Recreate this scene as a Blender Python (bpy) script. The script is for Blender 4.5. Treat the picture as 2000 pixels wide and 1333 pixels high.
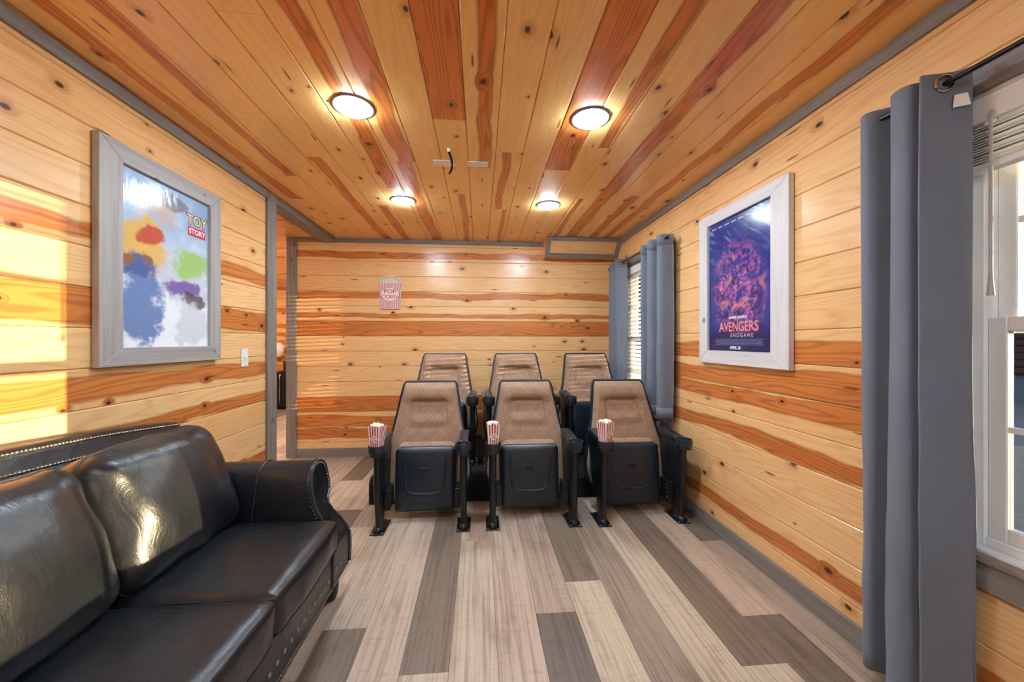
import bpy, bmesh, math, random
from mathutils import Vector, Matrix, noise as mnoise

# ------------------------------------------------------------------ clean
for o in list(bpy.data.objects):
    bpy.data.objects.remove(o, do_unlink=True)
scene = bpy.context.scene
C = scene.collection
PI = math.pi
rnd = random.Random(7)

# ------------------------------------------------------------------ camera / sky / sun / exposure
F_PX = 745.12
cam_d = bpy.data.cameras.new('camera')
cam_d.sensor_width = 36.0
cam_d.sensor_fit = 'HORIZONTAL'
cam_d.lens = 36.0 * F_PX / 2000.0
cam_d.clip_start = 0.02
cam_d.clip_end = 400
cam = bpy.data.objects.new('camera', cam_d)
C.objects.link(cam)
cam.location = (0, 0, 1.28)
cam.rotation_euler = (PI / 2, 0, -0.0849)
scene.camera = cam

LAMP = 180.0          # radiance of the recessed lamps
HALL_LAMP = 230.0
SKY = 1.7
SUN = 9.0
scene.view_settings.view_transform = 'Standard'
scene.view_settings.look = 'None'
scene.view_settings.exposure = 0.74
scene.view_settings.gamma = 1.0
scene.view_settings.use_curve_mapping = False
scene.cycles.use_denoising = True
scene.cycles.max_bounces = 6
scene.cycles.diffuse_bounces = 4
scene.cycles.glossy_bounces = 3
scene.cycles.transparent_max_bounces = 6
scene.cycles.use_adaptive_sampling = True
scene.cycles.adaptive_threshold = 0.12
scene.cycles.adaptive_min_samples = 16
scene.cycles.sample_clamp_indirect = 8.0
scene.cycles.caustics_reflective = False
scene.cycles.caustics_refractive = False


def lin(r, g=None, b=None):
    if g is None:
        r, g, b = r
    def c(v):
        v = v / 255.0
        return v / 12.92 if v <= 0.04045 else ((v + 0.055) / 1.055) ** 2.4
    return (c(r), c(g), c(b), 1.0)


class NT:
    """small helper around a node tree"""
    def __init__(self, tree):
        self.t = tree
        self.n = tree.nodes
        self.l = tree.links

    def put(self, sock, v):
        if v is None:
            return
        if isinstance(v, bpy.types.NodeSocket):
            self.l.new(v, sock)
        else:
            if hasattr(sock.default_value, '__len__') and not hasattr(v, '__len__'):
                v = [v] * len(sock.default_value)
            sock.default_value = v

    def math(self, op, a, b=None, c=None, clamp=False):
        x = self.n.new('ShaderNodeMath')
        x.operation = op
        x.use_clamp = clamp
        self.put(x.inputs[0], a)
        self.put(x.inputs[1], b)
        self.put(x.inputs[2], c)
        return x.outputs[0]

    def vec(self, x=0.0, y=0.0, z=0.0):
        q = self.n.new('ShaderNodeCombineXYZ')
        self.put(q.inputs[0], x); self.put(q.inputs[1], y); self.put(q.inputs[2], z)
        return q.outputs[0]

    def sep(self, v):
        q = self.n.new('ShaderNodeSeparateXYZ')
        self.put(q.inputs[0], v)
        return q.outputs[0], q.outputs[1], q.outputs[2]

    def mix(self, f, a, b, mode='MIX'):
        q = self.n.new('ShaderNodeMix')
        q.data_type = 'RGBA'
        q.blend_type = mode
        q.clamp_factor = True
        self.put(q.inputs[0], f); self.put(q.inputs[6], a); self.put(q.inputs[7], b)
        return q.outputs[2]

    def noise(self, v, scale=1.0, detail=2.0, rough=0.5, dist=0.0, out=0):
        q = self.n.new('ShaderNodeTexNoise')
        self.put(q.inputs['Vector'], v)
        self.put(q.inputs['Scale'], scale)
        self.put(q.inputs['Detail'], detail)
        self.put(q.inputs['Roughness'], rough)
        self.put(q.inputs['Distortion'], dist)
        return q.outputs[out]

    def voronoi(self, v, scale=1.0, rand=1.0, dims='2D'):
        q = self.n.new('ShaderNodeTexVoronoi')
        q.voronoi_dimensions = dims
        self.put(q.inputs['Vector'], v)
        self.put(q.inputs['Scale'], scale)
        self.put(q.inputs['Randomness'], rand)
        return q.outputs['Distance'], q.outputs['Color']

    def step(self, x, lo, hi, a=0.0, b=1.0):
        q = self.n.new('ShaderNodeMapRange')
        q.interpolation_type = 'SMOOTHSTEP'
        self.put(q.inputs[0], x)
        self.put(q.inputs[1], lo); self.put(q.inputs[2], hi)
        self.put(q.inputs[3], a); self.put(q.inputs[4], b)
        return q.outputs[0]

    def attr(self, name):
        q = self.n.new('ShaderNodeAttribute')
        q.attribute_type = 'OBJECT'
        q.attribute_name = name
        return q.outputs['Fac']

    def attrc(self, name):
        q = self.n.new('ShaderNodeAttribute')
        q.attribute_type = 'OBJECT'
        q.attribute_name = name
        return q.outputs['Color']

    def obj(self):
        return self.n.new('ShaderNodeTexCoord').outputs['Object']

    def gen(self):
        return self.n.new('ShaderNodeTexCoord').outputs['Generated']

    def bump(self, h, strength=0.2, dist=0.01):
        q = self.n.new('ShaderNodeBump')
        self.put(q.inputs['Height'], h)
        self.put(q.inputs['Strength'], strength)
        self.put(q.inputs['Distance'], dist)
        return q.outputs[0]


def new_mat(name):
    m = bpy.data.materials.new(name)
    m.use_nodes = True
    n = NT(m.node_tree)
    b = m.node_tree.nodes['Principled BSDF']
    return m, n, b


def plain(name, col, rough=0.5, metal=0.0, spec=0.5, bump=0.0, bscale=80.0, coat=0.0, emis=None, estr=0.0, vary=0.0):
    m, n, b = new_mat(name)
    b.inputs['Base Color'].default_value = col
    b.inputs['Roughness'].default_value = rough
    b.inputs['Metallic'].default_value = metal
    b.inputs['Specular IOR Level'].default_value = spec
    b.inputs['Coat Weight'].default_value = coat
    if emis:
        b.inputs['Emission Color'].default_value = emis
        b.inputs['Emission Strength'].default_value = estr
    o = n.obj()
    if bump:
        h = n.noise(o, bscale, 3)
        n.put(b.inputs['Normal'], n.bump(h, bump, 0.004))
    v = n.noise(o, 9.0, 3)
    dk = tuple(c * (0.9 - vary) for c in col[:3]) + (1,)
    lt = tuple(min(1, c * (1.05 + vary)) for c in col[:3]) + (1,)
    n.put(b.inputs['Base Color'], n.mix(v, dk, lt))
    return m


# world: blue sky with white clouds, same all round
w = bpy.data.worlds.new('sky')
scene.world = w
w.use_nodes = True
wn = NT(w.node_tree)
bg = w.node_tree.nodes['Background']
g = wn.gen()
gx, gy, gz = wn.sep(g)
up = wn.step(gz, 0.0, 0.75)
base = wn.mix(up, lin(120, 178, 238), lin(52, 122, 216))
cl = wn.noise(wn.vec(gx, gy, wn.math('MULTIPLY', gz, 2.2)), 3.2, 6, 0.6, 0.4)
clm = wn.step(cl, 0.44, 0.64)
col = wn.mix(clm, base, lin(250, 250, 252))
wn.put(bg.inputs[0], col)
bg.inputs[1].default_value = SKY

sun_d = bpy.data.lights.new('sun', 'SUN')
sun_d.energy = SUN
sun_d.angle = math.radians(0.3)
sun_d.color = (1.0, 0.74, 0.44)
sun = bpy.data.objects.new('sun', sun_d)
C.objects.link(sun)
sun_dir = Vector((-1.0, 0.185, -math.tan(math.radians(2.6)))).normalized()   # light travels this way
sun.rotation_euler = sun_dir.to_track_quat('-Z', 'Y').to_euler()
sun.location = (12, -2, 3)

# ------------------------------------------------------------------ room numbers
XL, XR, YB, ZC = -1.613, 1.575, 4.374, 2.42
YF = -1.3
ROW0, ROW = 0.158, 0.168


# ------------------------------------------------------------------ materials
def make_pine(name='pine', light=(246, 200, 142), light2=(236, 172, 102), heart=(194, 98, 38), heart2=(224, 138, 64), ringk=0.26, finek=0.30):
    m, n, b = new_mat(name)
    x, y, z = n.sep(n.obj())
    seed = n.attr('seed')
    hp, hw = n.attr('hpos'), n.attr('hwid')
    s = n.math('MULTIPLY', seed, 41.7)
    u = n.math('ADD', x, s)
    v = n.math('DIVIDE', y, 0.168)
    # grain warp
    warp = n.noise(n.vec(n.math('MULTIPLY', u, 1.1), n.math('MULTIPLY', v, 1.6), s), 1.0, 1.5)
    warp2 = n.noise(n.vec(n.math('MULTIPLY', u, 4.0), n.math('MULTIPLY', v, 4.0), s), 1.0, 2)
    # knots
    kd, kc = n.voronoi(n.vec(n.math('MULTIPLY', u, 5.2), n.math('ADD', n.math('MULTIPLY', y, 8.3), s), 0), 1.0, 1.0)
    kr, kg, kb = n.sep(kc)
    kon = n.math('GREATER_THAN', kr, n.math('MULTIPLY_ADD', n.math('FRACT', n.math('MULTIPLY', seed, 13.7)), 0.2, 0.76))
    rad = n.math('MULTIPLY_ADD', kg, 0.10, 0.035)
    wob = n.math('MULTIPLY', n.math('SUBTRACT', n.noise(n.vec(n.math('MULTIPLY', u, 40), n.math('MULTIPLY', y, 40), s), 1.0, 2), 0.5), 0.06)
    kdw = n.math('DIVIDE', n.math('ADD', kd, wob), rad)
    core = n.math('MULTIPLY', n.step(kdw, 0.55, 1.05, 1, 0), kon)
    halo = n.math('MULTIPLY', n.step(kdw, 0.9, 3.2, 1, 0), kon)
    # long narrow pitch pockets
    pd, pc = n.voronoi(n.vec(n.math('MULTIPLY', u, 1.9), n.math('ADD', n.math('MULTIPLY', y, 14.0), s), 0), 1.0, 1.0)
    pr, pg, pb = n.sep(pc)
    pon = n.math('GREATER_THAN', pr, 0.90)
    pocket = n.math('MULTIPLY', n.step(n.math('ADD', pd, wob), 0.03, 0.11, 1, 0), pon)
    # ring lines
    ph = n.math('ADD', n.math('MULTIPLY', v, 5.0), n.math('MULTIPLY', warp, 9.0))
    ph = n.math('ADD', ph, n.math('MULTIPLY', halo, 1.2))
    ph = n.math('ADD', ph, n.math('MULTIPLY', warp2, 0.5))
    ring = n.math('SINE', n.math('MULTIPLY', ph, 6.283))
    ring = n.math('POWER', n.math('MULTIPLY_ADD', ring, 0.5, 0.5), 2.2)
    fine = n.noise(n.vec(n.math('MULTIPLY', u, 5.0), n.math('MULTIPLY', y, 230.0), s), 1.0, 2)
    broad = n.noise(n.vec(n.math('MULTIPLY', u, 0.8), n.math('MULTIPLY', v, 0.9), s), 1.0, 2)
    # heart band
    wv = n.math('SUBTRACT', n.noise(n.vec(n.math('MULTIPLY', u, 1.7), s, 0), 1.0, 3), 0.5)
    wv2 = n.math('SUBTRACT', n.noise(n.vec(n.math('MULTIPLY', u, 0.9), n.math('ADD', s, 9.0), 0), 1.0, 3), 0.5)
    hc = n.math('ADD', hp, n.math('ADD', n.math('MULTIPLY', wv, 0.45), n.math('MULTIPLY', n.math('SUBTRACT', warp2, 0.5), 0.10)))
    hw2 = n.math('MULTIPLY', hw, n.math('MULTIPLY_ADD', wv2, 1.5, 1.0))
    dd = n.math('SUBTRACT', n.math('ABSOLUTE', n.math('SUBTRACT', v, hc)), hw2)
    dd = n.math('SUBTRACT', dd, n.math('MULTIPLY', halo, 0.16))
    hm = n.step(dd, -0.035, 0.03, 1, 0)
    hm = n.math('MULTIPLY', hm, n.math('GREATER_THAN', hw, 0.01))
    edge = n.math('MULTIPLY', n.step(n.math('ABSOLUTE', dd), 0.0, 0.07, 1, 0), n.math('GREATER_THAN', hw, 0.01))
    tone = n.attr('tone')
    base = n.mix(n.math('MULTIPLY_ADD', broad, 0.9, n.math('SUBTRACT', tone, 0.45)), lin(light), lin(light2))
    base = n.mix(n.math('MULTIPLY', ring, ringk), base, lin(206, 136, 70))
    hcol = n.mix(broad, lin(heart), lin(heart2))
    hcol = n.mix(n.math('MULTIPLY', ring, 0.45), hcol, lin(118, 48, 16))
    col = n.mix(n.math('MULTIPLY', hm, 0.92), base, hcol)
    col = n.mix(n.math('MULTIPLY', edge, 0.35), col, lin(130, 52, 16))
    col = n.mix(n.math('MULTIPLY', n.math('SUBTRACT', fine, 0.4), finek), col, lin(168, 102, 48))
    col = n.mix(n.math('MULTIPLY', halo, 0.38), col, lin(160, 82, 34))
    col = n.mix(n.math('MULTIPLY', pocket, 0.8), col, lin(96, 38, 16))
    col = n.mix(n.math('MULTIPLY', core, 0.9), col, lin(64, 24, 12))
    n.put(b.inputs['Base Color'], col)
    b.inputs['Roughness'].default_value = 0.25
    b.inputs['Specular IOR Level'].default_value = 0.5
    hgt = n.math('ADD', n.noise(n.vec(n.math('MULTIPLY', u, 2.2), n.math('MULTIPLY', y, 9.0), s), 1.0, 1), n.math('MULTIPLY', fine, 0.05))
    n.put(b.inputs['Normal'], n.bump(hgt, 0.16, 0.02))
    return m


def make_floor():
    m, n, b = new_mat('vinyl_plank')
    x, y, z = n.sep(n.obj())
    s = n.math('MULTIPLY', n.attr('seed'), 53.1)
    u = n.math('ADD', x, s)
    c0 = n.attrc('pcol')
    st = n.noise(n.vec(n.math('MULTIPLY', u, 1.6), n.math('MULTIPLY', y, 60.0), s), 1.0, 4, 0.6)
    st2 = n.noise(n.vec(n.math('MULTIPLY', u, 4.0), n.math('MULTIPLY', y, 260.0), s), 1.0, 2)
    cross = n.noise(n.vec(n.math('MULTIPLY', u, 55.0), n.math('MULTIPLY', y, 12.0), s), 1.0, 2)
    blot = n.noise(n.vec(n.math('MULTIPLY', u, 3.0), n.math('MULTIPLY', y, 9.0), s), 1.0, 4)
    dark = n.mix(1.0, c0, lin(150, 138, 130), 'MULTIPLY')
    col = n.mix(n.math('MULTIPLY', n.step(st, 0.42, 0.72), 0.55), c0, dark)
    col = n.mix(n.math('MULTIPLY', n.step(st2, 0.5, 0.8), 0.35), col, dark)
    col = n.mix(n.math('MULTIPLY', n.step(cross, 0.5, 0.8), 0.22), col, dark)
    col = n.mix(n.math('MULTIPLY', n.step(blot, 0.55, 0.8), 0.5), col, dark)
    n.put(b.inputs['Base Color'], col)
    b.inputs['Roughness'].default_value = 0.42
    b.inputs['Specular IOR Level'].default_value = 0.35
    n.put(b.inputs['Normal'], n.bump(st2, 0.05, 0.003))
    return m


def make_grey_wood(name, axis, c1=(142, 134, 128), c2=(112, 104, 98), rough=0.55):
    m, n, b = new_mat(name)
    o = n.obj()
    q = n.n.new('ShaderNodeVectorMath'); q.operation = 'MULTIPLY'
    n.put(q.inputs[0], o)
    sc = [45.0, 45.0, 45.0]
    sc[axis] = 1.6
    q.inputs[1].default_value = sc
    st = n.noise(q.outputs[0], 1.0, 4, 0.6, 0.6)
    big = n.noise(o, 3.0, 2)
    col = n.mix(n.step(st, 0.3, 0.75), lin(c1), lin(c2))
    col = n.mix(n.math('MULTIPLY', big, 0.35), col, lin(c1))
    kd, kc = n.voronoi(o, 4.5, 1.0, '3D')
    kr, kg, kb = n.sep(kc)
    kn = n.math('MULTIPLY', n.step(kd, 0.05, 0.11, 1, 0), n.math('GREATER_THAN', kr, 0.6))
    col = n.mix(n.math('MULTIPLY', kn, 0.7), col, lin(70, 56, 48))
    n.put(b.inputs['Base Color'], col)
    b.inputs['Roughness'].default_value = rough
    n.put(b.inputs['Normal'], n.bump(st, 0.15, 0.003))
    return m


def make_leather():
    m, n, b = new_mat('black_leather')
    o = n.obj()
    big = n.noise(o, 5.0, 3)
    worn = n.noise(o, 2.3, 4, 0.6)
    mid = n.noise(o, 26.0, 4, 0.6, 0.8)
    fine = n.voronoi(o, 330.0, 1.0, '3D')[0]
    col = n.mix(big, lin(17, 19, 23), lin(30, 32, 36))
    col = n.mix(n.math('MULTIPLY', n.step(worn, 0.52, 0.75), 0.55), col, lin(52, 45, 42))
    n.put(b.inputs['Base Color'], col)
    n.put(b.inputs['Roughness'], n.math('MULTIPLY_ADD', mid, 0.16, 0.24))
    b.inputs['Specular IOR Level'].default_value = 0.6
    crease = n.noise(n.vec(*[n.math('MULTIPLY', c, k) for c, k in zip(n.sep(o), (7.0, 15.0, 7.0))]), 1.0, 3, 0.6, 1.2)
    h = n.math('ADD', n.math('MULTIPLY', crease, 1.2), n.math('MULTIPLY', mid, 0.16))
    h = n.math('ADD', h, n.math('MULTIPLY', fine, 0.10))
    n.put(b.inputs['Normal'], n.bump(h, 0.20, 0.012))
    return m


def make_fabric():
    m, n, b = new_mat('damask_fabric')
    x, y, z = n.sep(n.obj())
    # medallion repeat about 0.15 m
    def cell(v, k, off=0.0):
        q = n.math('ADD', n.math('MULTIPLY', v, k), off)
        return n.math('SUBTRACT', n.math('FRACT', q), 0.5)
    wob = n.math('MULTIPLY', n.math('SUBTRACT', n.noise(n.vec(x, 0, z), 34.0, 3), 0.5), 0.25)
    cx, cz = cell(x, 7.4, 0.5), cell(z, 7.4)
    r1 = n.math('ADD', n.math('SQRT', n.math('ADD', n.math('MULTIPLY', cx, cx), n.math('MULTIPLY', cz, cz))), n.math('MULTIPLY', wob, 0.9))
    cx2, cz2 = cell(x, 7.4, 0.0), cell(z, 7.4, 0.5)
    r2 = n.math('ADD', n.math('SQRT', n.math('ADD', n.math('MULTIPLY', cx2, cx2), n.math('MULTIPLY', cz2, cz2))), n.math('MULTIPLY', wob, 0.9))
    def rings(r, fr):
        return n.step(n.math('SINE', n.math('MULTIPLY', r, fr)), 0.35, 0.85)
    a = n.math('MULTIPLY', rings(r1, 44.0), n.step(r1, 0.30, 0.38, 1, 0))
    c2 = n.math('MULTIPLY', rings(r2, 58.0), n.step(r2, 0.22, 0.30, 1, 0))
    leaf = n.step(n.noise(n.vec(x, 0, z), 85.0, 3, 0.6, 2.0), 0.5, 0.6)
    pat = n.math('MAXIMUM', n.math('MAXIMUM', a, c2), n.math('MULTIPLY', leaf, 0.85))
    weave = n.noise(n.vec(n.math('MULTIPLY', x, 600), n.math('MULTIPLY', y, 600), n.math('MULTIPLY', z, 600)), 1.0, 1)
    col = n.mix(n.noise(n.vec(x, y, z), 12.0, 2), lin(162, 127, 102), lin(146, 114, 96))
    col = n.mix(n.math('MULTIPLY', pat, 0.5), col, lin(204, 172, 136))
    col = n.mix(n.math('MULTIPLY', weave, 0.3), col, lin(104, 78, 64))
    n.put(b.inputs['Base Color'], col)
    b.inputs['Roughness'].default_value = 0.9
    b.inputs['Specular IOR Level'].default_value = 0.15
    b.inputs['Sheen Weight'].default_value = 0.25
    n.put(b.inputs['Normal'], n.bump(n.math('ADD', n.math('MULTIPLY', pat, 0.5), weave), 0.12, 0.002))
    return m


def make_curtain():
    m, n, b = new_mat('grey_curtain_cloth')
    o = n.obj()
    x, y, z = n.sep(o)
    wv = n.noise(n.vec(n.math('MULTIPLY', x, 500), n.math('MULTIPLY', y, 500), n.math('MULTIPLY', z, 60)), 1.0, 2)
    lo = n.noise(o, 4.0, 3)
    col = n.mix(lo, lin(116, 124, 140), lin(132, 139, 153))
    col = n.mix(n.math('MULTIPLY', wv, 0.2), col, lin(98, 105, 118))
    n.put(b.inputs['Base Color'], col)
    b.inputs['Roughness'].default_value = 0.8
    b.inputs['Sheen Weight'].default_value = 0.2
    wr = n.noise(n.vec(n.math('MULTIPLY', x, 6), n.math('MULTIPLY', y, 6), n.math('MULTIPLY', z, 3)), 1.0, 3)
    n.put(b.inputs['Normal'], n.bump(n.math('ADD', wr, n.math('MULTIPLY', wv, 0.03)), 0.25, 0.02))
    tr = n.n.new('ShaderNodeBsdfTranslucent')
    n.put(tr.inputs[0], col)
    mx = n.n.new('ShaderNodeMixShader')
    mx.inputs[0].default_value = 0.16
    n.l.new(b.outputs[0], mx.inputs[1]); n.l.new(tr.outputs[0], mx.inputs[2])
    out = [q for q in n.n if q.type == 'OUTPUT_MATERIAL'][0]
    n.l.new(mx.outputs[0], out.inputs[0])
    return m


def make_glass():
    m, n, b = new_mat('window_glass')
    n.n.remove(b)
    tp = n.n.new('ShaderNodeBsdfTransparent')
    tp.inputs[0].default_value = (0.93, 0.96, 0.95, 1)
    gl = n.n.new('ShaderNodeBsdfGlossy')
    gl.inputs['Roughness'].default_value = 0.01
    fr = n.n.new('ShaderNodeFresnel')
    fr.inputs[0].default_value = 1.3
    mx = n.n.new('ShaderNodeMixShader')
    n.l.new(fr.outputs[0], mx.inputs[0]); n.l.new(tp.outputs[0], mx.inputs[1]); n.l.new(gl.outputs[0], mx.inputs[2])
    out = [q for q in n.n if q.type == 'OUTPUT_MATERIAL'][0]
    n.l.new(mx.outputs[0], out.inputs[0])
    return m


def emit(name, col, strength):
    m = bpy.data.materials.new(name)
    m.use_nodes = True
    n = NT(m.node_tree)
    for q in list(n.n):
        if q.type != 'OUTPUT_MATERIAL':
            n.n.remove(q)
    e = n.n.new('ShaderNodeEmission')
    e.inputs[0].default_value = col
    e.inputs[1].default_value = strength
    n.l.new(e.outputs[0], [q for q in n.n if q.type == 'OUTPUT_MATERIAL'][0].inputs[0])
    return m


M = {}
M['pine'] = make_pine()
M['pine_c'] = make_pine('pine_ceiling_lit', light=(255, 204, 130), light2=(254, 186, 102), heart=(210, 104, 40), heart2=(232, 138, 60), ringk=0.15, finek=0.2)  # same pine as the walls, colours lifted to make up for weak ceiling light
M['floor'] = make_floor()
for i, ax in enumerate('xyz'):
    M['grey_' + ax] = make_grey_wood('grey_trim_' + ax, i)
    M['pale_' + ax] = make_grey_wood('whitewashed_frame_' + ax, i, (222, 218, 218), (200, 196, 196))
    M['oldgrey_' + ax] = make_grey_wood('weathered_frame_' + ax, i, (176, 170, 166), (146, 140, 136))
M['leather'] = make_leather()
M['fabric'] = make_fabric()
M['curtain'] = make_curtain()
M['glass'] = make_glass()
M['plastic'] = plain('black_chair_plastic', lin(32, 40, 51), 0.28, spec=0.5, bump=0.08, bscale=900)
M['metal_black'] = plain('black_painted_metal', lin(20, 23, 28), 0.35, spec=0.5)
M['gap'] = plain('dark_backing', lin(70, 40, 20), 0.9)
M['subfloor'] = plain('dark_subfloor', lin(70, 62, 56), 0.9)
M['brass'] = plain('antique_brass', lin(188, 170, 140), 0.32, metal=0.9)
M['nickel'] = plain('nickel_nailhead', lin(150, 148, 144), 0.28, metal=0.9)
M['vinyl'] = plain('white_vinyl', lin(246, 246, 246), 0.4, vary=0.0)
M['blind'] = plain('white_blind_slat', lin(248, 248, 248), 0.45)
M['white'] = plain('white_plastic', lin(236, 234, 228), 0.4)
M['trimring'] = plain('shaded_lamp_ring', lin(128, 138, 150), 0.45)  # white ring coloured grey-blue, its shaded look put into the colour
M['lamp'] = emit('lamp_diffuser', (0.70, 0.87, 1.0, 1), LAMP)
M['hall_lamp'] = emit('hall_lamp_diffuser', (1.0, 0.93, 0.82, 1), HALL_LAMP)
M['red'] = plain('red_print', lin(206, 38, 52), 0.6)
M['paper'] = plain('white_card', lin(240, 236, 230), 0.65)
M['corn'] = plain('popped_corn', lin(250, 240, 214), 0.8, bump=0.6, bscale=120)
M['carpet'] = plain('black_carpet', lin(20, 21, 24), 0.95, bump=0.8, bscale=500)
M['rod'] = plain('black_rod', lin(14, 14, 15), 0.3, metal=0.2)
M['chrome'] = plain('polished_ring', lin(200, 198, 190), 0.18, metal=1.0)
M['fridge'] = plain('black_fridge_steel', lin(18, 24, 28), 0.25, metal=0.3)
M['ground'] = plain('grey_gravel', lin(98, 86, 70), 0.95, bump=0.9, bscale=14, vary=0.15)
M['bark'] = plain('dark_bark', lin(48, 42, 38), 0.9, bump=0.6, bscale=30)
M['roof'] = plain('grey_green_metal_roof', lin(84, 100, 100), 0.5, metal=0.2)
M['log'] = plain('dark_red_log', lin(72, 36, 26), 0.75, vary=0.15)
M['porch'] = plain('porch_grey', lin(86, 84, 84), 0.8)
M['tape'] = plain('pale_tape', lin(252, 244, 236), 0.7)


# ------------------------------------------------------------------ mesh helpers
class MB:
    def __init__(self):
        self.v = []
        self.f = []
        self.mi = []

    def add(self, verts, faces, mi=0):
        o = len(self.v)
        self.v += [tuple(p) for p in verts]
        self.f += [tuple(i + o for i in q) for q in faces]
        self.mi += [mi] * len(faces)
        return self

    def box(self, x0, x1, y0, y1, z0, z1, mi=0):
        if x0 > x1: x0, x1 = x1, x0
        if y0 > y1: y0, y1 = y1, y0
        if z0 > z1: z0, z1 = z1, z0
        p = [(x0, y0, z0), (x1, y0, z0), (x1, y1, z0), (x0, y1, z0), (x0, y0, z1), (x1, y0, z1), (x1, y1, z1), (x0, y1, z1)]
        return self.add(p, [(3, 2, 1, 0), (4, 5, 6, 7), (0, 1, 5, 4), (1, 2, 6, 5), (2, 3, 7, 6), (3, 0, 4, 7)], mi)

    def rbox(self, x0, x1, y0, y1, z0, z1, r=0.01, seg=2, mi=0):
        bm = bmesh.new()
        bmesh.ops.create_cube(bm, size=1.0)
        for q in bm.verts:
            q.co = Vector(((x0 + x1) / 2 + q.co.x * abs(x1 - x0), (y0 + y1) / 2 + q.co.y * abs(y1 - y0), (z0 + z1) / 2 + q.co.z * abs(z1 - z0)))
        bmesh.ops.bevel(bm, geom=list(bm.edges), offset=r, segments=seg, profile=0.5, affect='EDGES')
        self.bm(bm, mi)
        return self

    def bm(self, bm, mi=0):
        bm.verts.ensure_lookup_table()
        for i, q in enumerate(bm.verts):
            q.index = i
        self.add([q.co[:] for q in bm.verts], [[q.index for q in fa.verts] for fa in bm.faces], mi)
        bm.free()
        return self

    def prism(self, poly, axis, a0, a1, r=0.0, seg=2, mi=0):
        """poly: 2D points; axis 'x': (y,z) pts, 'y': (x,z), 'z': (x,y); optional bevel"""
        def mk(p, a):
            return {'x': (a, p[0], p[1]), 'y': (p[0], a, p[1]), 'z': (p[0], p[1], a)}[axis]
        bm = bmesh.new()
        A = [bm.verts.new(mk(p, a0)) for p in poly]
        B = [bm.verts.new(mk(p, a1)) for p in poly]
        n = len(poly)
        caps = [bm.faces.new(A), bm.faces.new(list(reversed(B)))]
        for i in range(n):
            bm.faces.new((A[i], B[i], B[(i + 1) % n], A[(i + 1) % n]))
        bmesh.ops.recalc_face_normals(bm, faces=bm.faces)
        if r:
            es = [e for fa in caps for e in fa.edges]
            bmesh.ops.bevel(bm, geom=es, offset=r, segments=seg, profile=0.5, affect='EDGES')
        self.bm(bm, mi)
        return self

    def tube(self, path, r, n=8, closed=False, caps=True, mi=0):
        path = [Vector(p) for p in path]
        m = len(path)
        rs = r if hasattr(r, '__len__') else [r] * m
        rings = []
        up = None
        for i, p in enumerate(path):
            if closed:
                t = path[(i + 1) % m] - path[i - 1]
            else:
                t = path[min(i + 1, m - 1)] - path[max(i - 1, 0)]
            t.normalize()
            if up is None:
                up = Vector((0, 0, 1)) if abs(t.z) < 0.9 else Vector((1, 0, 0))
            a = t.cross(up)
            if a.length < 1e-6:
                a = t.cross(Vector((0, 1, 0)))
            a.normalize()
            b = a.cross(t).normalized()
            up = b
            rings.append([p + (a * math.cos(2 * PI * k / n) + b * math.sin(2 * PI * k / n)) * rs[i] for k in range(n)])
        V = [q for rg in rings for q in rg]
        Fc = []
        for i in range(m if closed else m - 1):
            j = (i + 1) % m
            for k in range(n):
                k2 = (k + 1) % n
                Fc.append((i * n + k, i * n + k2, j * n + k2, j * n + k))
        if caps and not closed:
            Fc.append(tuple(range(n))[::-1])
            Fc.append(tuple((m - 1) * n + k for k in range(n)))
        return self.add(V, Fc, mi)

    def lathe(self, prof, n=24, cx=0.0, cy=0.0, cz=0.0, mi=0):
        """prof: (r,z) list revolved about z"""
        V, Fc = [], []
        for r, z in prof:
            for k in range(n):
                a = 2 * PI * k / n
                V.append((cx + r * math.cos(a), cy + r * math.sin(a), cz + z))
        for i in range(len(prof) - 1):
            for k in range(n):
                k2 = (k + 1) % n
                Fc.append((i * n + k, i * n + k2, (i + 1) * n + k2, (i + 1) * n + k))
        if prof[0][0] > 1e-5:
            Fc.append(tuple(range(n))[::-1])
        if prof[-1][0] > 1e-5:
            Fc.append(tuple((len(prof) - 1) * n + k for k in range(n)))
        return self.add(V, Fc, mi)

    def dome(self, c, r, axis='x', sign=1, n=8, h=0.6, mi=0):
        c = Vector(c)
        V = []
        Fc = []
        lv = [(1.0, 0.0), (0.75, 0.62), (0.0, 1.0)]
        ax = {'x': (Vector((1, 0, 0)), Vector((0, 1, 0)), Vector((0, 0, 1))), 'y': (Vector((0, 1, 0)), Vector((0, 0, 1)), Vector((1, 0, 0))), 'z': (Vector((0, 0, 1)), Vector((1, 0, 0)), Vector((0, 1, 0)))}[axis]
        for rr, hh in lv[:2]:
            for k in range(n):
                t = 2 * PI * k / n
                V.append(c + (ax[1] * math.cos(t) + ax[2] * math.sin(t) * sign) * r * rr + ax[0] * sign * hh * r * h)
        V.append(c + ax[0] * sign * r * h)
        for k in range(n):
            k2 = (k + 1) % n
            Fc.append((k, k2, n + k2, n + k))
            Fc.append((n + k, n + k2, 2 * n))
        return self.add(V, Fc, mi)

    def move(self, mat):
        self.v = [tuple(mat @ Vector(p)) for p in self.v]
        return self

    def mesh(self, name, mats, smooth=False, angle=None):
        me = bpy.data.meshes.new(name)
        me.from_pydata(self.v, [], self.f)
        if not isinstance(mats, (list, tuple)):
            mats = [mats]
        for m in mats:
            me.materials.append(m)
        if len(mats) > 1:
            me.polygons.foreach_set('material_index', self.mi)
        if smooth:
            me.polygons.foreach_set('use_smooth', [True] * len(me.polygons))
            if angle:
                try:
                    me.set_sharp_from_angle(angle=math.radians(angle))
                except Exception:
                    pass
        me.update()
        return me


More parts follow.
